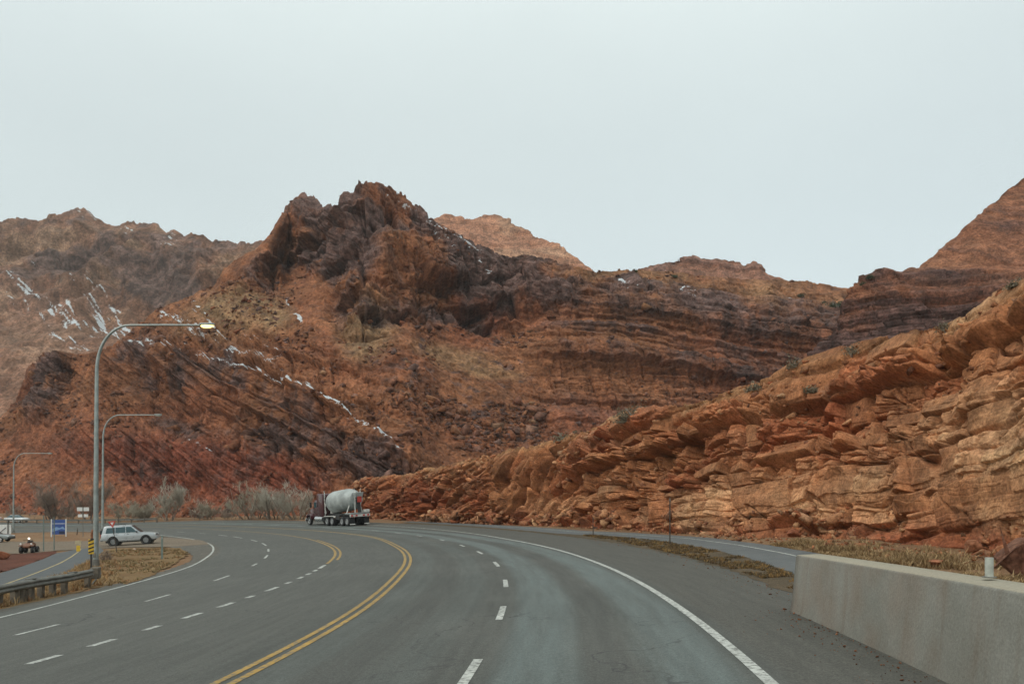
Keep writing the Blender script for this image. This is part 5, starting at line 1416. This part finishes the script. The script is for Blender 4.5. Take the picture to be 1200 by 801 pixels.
tree_at('bare_tree', 233, 146, 34, 22, 3, 6, 4, 2, M_tw1, M_bark, 'sparse thin white stemmed tree against dark red rock', 'tree', GT, 5, spread=.6, lean=.25)
tree_at('shrub', 232, 140.5, 17, 40, 11, 8, 6, 3, M_tw3, M_bark, 'low brown brush between the pale tree and the big grey thicket', 'shrub', GB, 6, spread=1.4, low=.12)
tree_at('shrub', 296, 141, 42, 54, 14, 12, 8, 4, M_tw2, M_bark, 'lower darker outer clump of the big grey thicket', 'shrub', GB, 7, spread=1.25, low=.13, tw=.022)
tree_at('shrub', 321, 141.4, 50, 52, 14, 12, 9, 4, M_tw1, M_bark, 'tallest middle clump of the big grey thicket', 'shrub', GB, 8, spread=1.15, low=.13, tw=.022)
tree_at('shrub', 347, 141, 44, 44, 13, 12, 9, 4, M_tw1, M_bark, 'clump of the big grey thicket next to the lorry', 'shrub', GB, 9, spread=1.2, low=.13, tw=.022)
tree_at('shrub', 268, 140, 14, 26, 9, 8, 6, 3, M_tw3, M_bark, 'small brown bush at the outer end of the big grey thicket', 'shrub', GB, 10, spread=1.3, low=.12)
tree_at('shrub', 172, 142.5, 21, 40, 12, 10, 7, 4, M_tw2, M_bark, 'pale brush filling in between the olive brush and the whitish tree', 'shrub', GB, 15, spread=1.5, low=.12)
tree_at('shrub', 250, 142, 22, 40, 11, 9, 7, 4, M_tw2, M_bark, 'thin pale brush beyond the low brown brush', 'shrub', GB, 16, spread=1.3, low=.12)
tree_at('shrub', 80, 142.5, 20, 52, 12, 9, 7, 4, M_tw3, M_bark, 'low brown brush under the two dark leafless trees', 'shrub', GB, 17, spread=1.5, low=.13)
tree_at('shrub', 25, 142, 22, 40, 9, 8, 6, 3, M_tw3, M_bark, 'low brown brush behind the far white cars', 'shrub', GB, 14, spread=1.3, low=.12)
x, y, z = gpt(124, 656); bare_tree('shrub', (x, y, z), .85, .75, 14, 8, 6, 3, M_tw3, M_bark2, 'small dark bush in the island grass beside the lamp poles', 'shrub', None, 12, tw=.008, spread=1.3, low=.1)

# leafy desert shrubs
M_sage = twig_mat('sage_leaves', (.14, .125, .085), (.18, .155, .11)); M_jun = twig_mat('juniper_leaves', (.045, .058, .03), (.075, .085, .048))
def leafy(name, P, rx, hz, n, mat, lab, group, seed, leaf=.05):
    r = np.random.default_rng(seed); o = empty(name, P, 0, lab, 'shrub', group)
    T = MB()
    for k in range(5):
        a = r.uniform(0, 6.28); T.tube([(0, 0, -.1), (math.cos(a) * rx * .25, math.sin(a) * rx * .25, hz * .4), (math.cos(a) * rx * .55, math.sin(a) * rx * .55, hz * .8)], rx * .05, 5, rx * .015)
    T.build('stem', M_bark, o)
    cl_ = r.normal(0, 1, (9, 3)); cl_ = cl_ / np.linalg.norm(cl_, axis=1, keepdims=True) * r.uniform(.3, .8, (9, 1)); cl_[:, 2] = np.abs(cl_[:, 2])
    V = []; Fq = []
    for k in range(n):
        c = cl_[r.integers(9)] + r.normal(0, .24, 3); p = np.array([c[0] * rx, c[1] * rx, abs(c[2]) * hz])
        u = r.normal(0, 1, 3); u /= np.linalg.norm(u); v = np.cross(u, r.normal(0, 1, 3)); v /= np.linalg.norm(v)
        b = len(V); s_ = leaf * r.uniform(.6, 1.4)
        V += [p - u * s_, p + v * s_ * .5, p + u * s_, p - v * s_ * .5]; Fq.append((b, b + 1, b + 2, b + 3))
    mesh_np('foliage', V, Fq, mat, o); return o
def surf(h, px, py):
    r_ = (h.PX - px) ** 2 + (h.PY - py) ** 2 + 1e6 * (h.bk > .3); i, j = np.unravel_index(np.argmin(r_), r_.shape)
    return h.X[i, j], h.Y[i, j], h.Z[i, j]
for px, py, k_, lab in ((745, 490, .9, 'lowest grey sage bush on the crest of the rock cut'), (660, 515, .9, 'far grey sage bush on the crest of the cut, left of the others'), (735, 497, .6, 'tiny sage bush just under the cut crest'),
                        (880, 452, .8, 'grey sage bush on the middle of the cut crest'), (995, 412, .8, 'sage bush on the cut crest under the dark dome ledges'), (930, 430, .7, 'round sage bush among boulders on the upper cut'),
                        (953, 463, .45, 'dark little bush clinging to the upper face of the cut'), (1102, 383, .7, 'sage bush near the top of the cut below the big red dome'), (875, 601, .35, 'green weed bush low on the tan face of the cut'), (1186, 333, .6, 'topmost bush on the cut at the frame edge')):
    P = surf(hc, px, py); leafy('shrub', (P[0], P[1] - .1, P[2] - .08), k_ * P[1] / 45, k_ * .8 * P[1] / 45, 420, M_sage, lab, 'bushes on the rock cut', int(px), .045 * P[1] / 30)
for h_, px, py, k_, lab in ((hm, 978, 366, 3.0, 'largest green juniper bush below the saddle of the ridge'), (hm, 968, 354, 1.8, 'green juniper bush just above the largest one'), (hm, 1000, 340, 1.2, 'small bush on the saddle skyline'),
                            (hr, 1010, 335, 1.1, 'dark bush at the foot of the big red dome skyline'), (hr, 1018, 333, 1.0, 'second dark bush on the rising skyline of the red dome'), (hm, 744, 318, 1.0, 'tiny bush on the skyline left of the mesa'),
                            (hm, 768, 326, 1.2, 'bush under the outer edge of the mesa'), (hm, 790, 323, 1.2, 'bush under the middle of the mesa'), (hm, 940, 345, 1.3, 'bush on the ridge between the mesa and the saddle')):
    P = surf(h_, px, py); leafy('shrub', (P[0], P[1] - .3, P[2] - .2), k_, k_ * .8, 300, M_jun, lab, 'junipers along the ridge', int(px) + 3, .16 * k_ ** .5)

# ------------------------------------------------------------------ dry grass
def grass_mat():
    t = NT('dry_grass'); a = t.n('ShaderNodeAttribute', attribute_name='tint'); t.set(Base_Color=a.outputs['Color'], Roughness=.85, Specular_IOR_Level=.2); return t.m
M_grass = grass_mat()
def grass(name, xy, hts, spread, nb, cols, label, seed, wd=.006):
    r = np.random.default_rng(seed); n = len(xy); m = n * nb
    base_ = np.repeat(np.c_[xy, zg(xy[:, 0], xy[:, 1])], nb, 0); hh_ = np.repeat(hts, nb) * r.uniform(.5, 1.15, m); sp = np.repeat(spread, nb)
    a = r.uniform(0, 2 * np.pi, m); base_[:, 0] += np.cos(a) * sp * r.random(m); base_[:, 1] += np.sin(a) * sp * r.random(m)
    base_[:, 2] -= .02
    ln = r.uniform(.1, .75, m); b = a + r.normal(0, .8, m)
    d = np.stack([np.cos(b) * ln, np.sin(b) * ln, np.ones(m)], -1); d /= np.linalg.norm(d, axis=1, keepdims=True)
    sd = np.stack([-np.sin(b + r.normal(0, 1.2, m)), np.cos(b), np.zeros(m)], -1) * (wd * (1 + base_[:, 1] / 25))[:, None]
    mid = base_ + d * (hh_ * .55)[:, None]; tip = base_ + d * hh_[:, None] + np.stack([np.cos(b), np.sin(b), -.3 * np.ones(m)], -1) * (hh_ * .22)[:, None]
    V = np.stack([base_ - sd, base_ + sd, mid + sd * .7, mid - sd * .7, tip + sd * .15, tip - sd * .15], 1).reshape(-1, 3)
    k = np.arange(m)[:, None] * 6
    Fq = np.concatenate([k + [[0, 1, 2, 3]], k + [[3, 2, 4, 5]]])
    o = mesh_np(name, V, Fq, M_grass)
    c = np.asarray(cols)[r.integers(0, len(cols), n)]; c = np.repeat(c, nb, 0) * r.uniform(.7, 1.25, (m, 1)); c = np.repeat(c, 6, 0)
    cattr(o, 'tint', np.c_[c, np.ones(len(c))]); return tag(o, label, 'grass', kind='stuff')
STRAW = [(.32, .22, .11), (.36, .26, .14), (.25, .165, .08), (.19, .12, .06)]
BROWN = [(.12, .078, .040), (.17, .105, .048), (.09, .064, .036), (.11, .085, .046)]
r = np.random.default_rng(31)
n = 4600; th_ = np.radians(-3.6 + 9 * r.random(n) ** 1.5); rr_ = np.array([tr_out(q) for q in np.degrees(th_)]) + .1 + np.abs(r.normal(0, 1.3, n))
X_, Y_ = rt(rr_, th_); ok = fbm(X_ * .7, Y_ * .7, X_ * 0, 3, 7) > -.15; xy = np.stack([X_, Y_], -1)[ok]
grass('grass', xy, r.uniform(.06, .34, len(xy)) * np.clip(.7 + fbm(xy[:, 0] * .8, xy[:, 1] * .8, xy[:, 0] * 0, 2, 77), .35, 1.3), r.uniform(.06, .18, len(xy)), 14, STRAW, 'straw coloured dry grass between the trail and the rock cut', 1)
n = 1300; th_ = np.radians(r.uniform(4, 30, n)); rr_ = 141.7 + np.abs(r.normal(0, .7, n)); X_, Y_ = rt(rr_, th_)
n2 = 4200; th2 = np.radians(r.uniform(-2.2, 13, n2)); edge_ = np.interp(np.degrees(th2), [-3.2, -1.5, 4, 8, 13], [135.9, 136.1, 136.6, 137.1, 137.9])
rr2 = edge_ + r.random(n2) * np.maximum(0, np.array([tr_in(q) for q in np.degrees(th2)]) - .05 - edge_); X2, Y2 = rt(rr2, th2); ok = fbm(X2 * .9, Y2 * .9, X2 * 0, 3, 17) > -.22
xy = np.concatenate([np.stack([X2, Y2], -1)[ok]]); grass('grass', xy, r.uniform(.04, .15, len(xy)), r.uniform(.03, .1, len(xy)), 12, BROWN + [(.28, .17, .06)], 'short brown grass in the median between highway and trail', 2)
# island and guardrail strip
def in_strip(A, B, n, sd):
    r_ = np.random.default_rng(sd); a = respl(pix_world(A), 200); b = respl(pix_world(B), 200); i = r_.integers(0, 200, n); k = r_.random((n, 1)); return a[i] * (1 - k) + b[i] * k
xy = in_strip([(116, 652), (124, 646), (137, 643.5), (160, 643), (188, 642.5), (208, 643)], [(145, 684), (160, 680), (175, 674), (192, 666), (207, 657), (218, 648)], 3000, 5)
xy = xy[fbm(xy[:, 0] * .5, xy[:, 1] * .5, xy[:, 0] * 0, 3, 19) > -.02]
grass('grass', xy, r.uniform(.05, .20, len(xy)), r.uniform(.05, .16, len(xy)), 9, STRAW + [(.16, .13, .06), (.13, .115, .055), (.26, .12, .05)], 'tan and olive dry grass covering the traffic island', 3)
xy = in_strip([(-60, 708), (0, 694), (40, 685), (62, 678), (79, 672), (95, 663), (108, 656)], [(-60, 728), (0, 712), (40, 703), (75, 696), (108, 687), (130, 686), (148, 683)], 1500, 6)
grass('grass', xy, r.uniform(.10, .34, len(xy)), r.uniform(.05, .16, len(xy)), 12, STRAW + [(.30, .15, .06)], 'straw grass growing behind the steel guardrail', 4)
# ------------------------------------------------------------------ thin air between here and the far hills
def haze():
    m = bpy.data.materials.new('haze'); m.use_nodes = True; t = m.node_tree; t.nodes.clear()
    o = t.nodes.new('ShaderNodeOutputMaterial'); v = t.nodes.new('ShaderNodeVolumePrincipled')
    v.inputs['Color'].default_value = (.86, .90, .90, 1); v.inputs['Density'].default_value = .00015; v.inputs['Anisotropy'].default_value = .2
    t.links.new(v.outputs['Volume'], o.inputs['Volume'])
    b = MB().box((60, 380, 215), (1500, 1300, 440)); ob = b.build('haze', m); ob['kind'] = 'stuff'; ob['label'] = 'thin pale haze filling the valley air'; ob['category'] = 'haze'
haze()
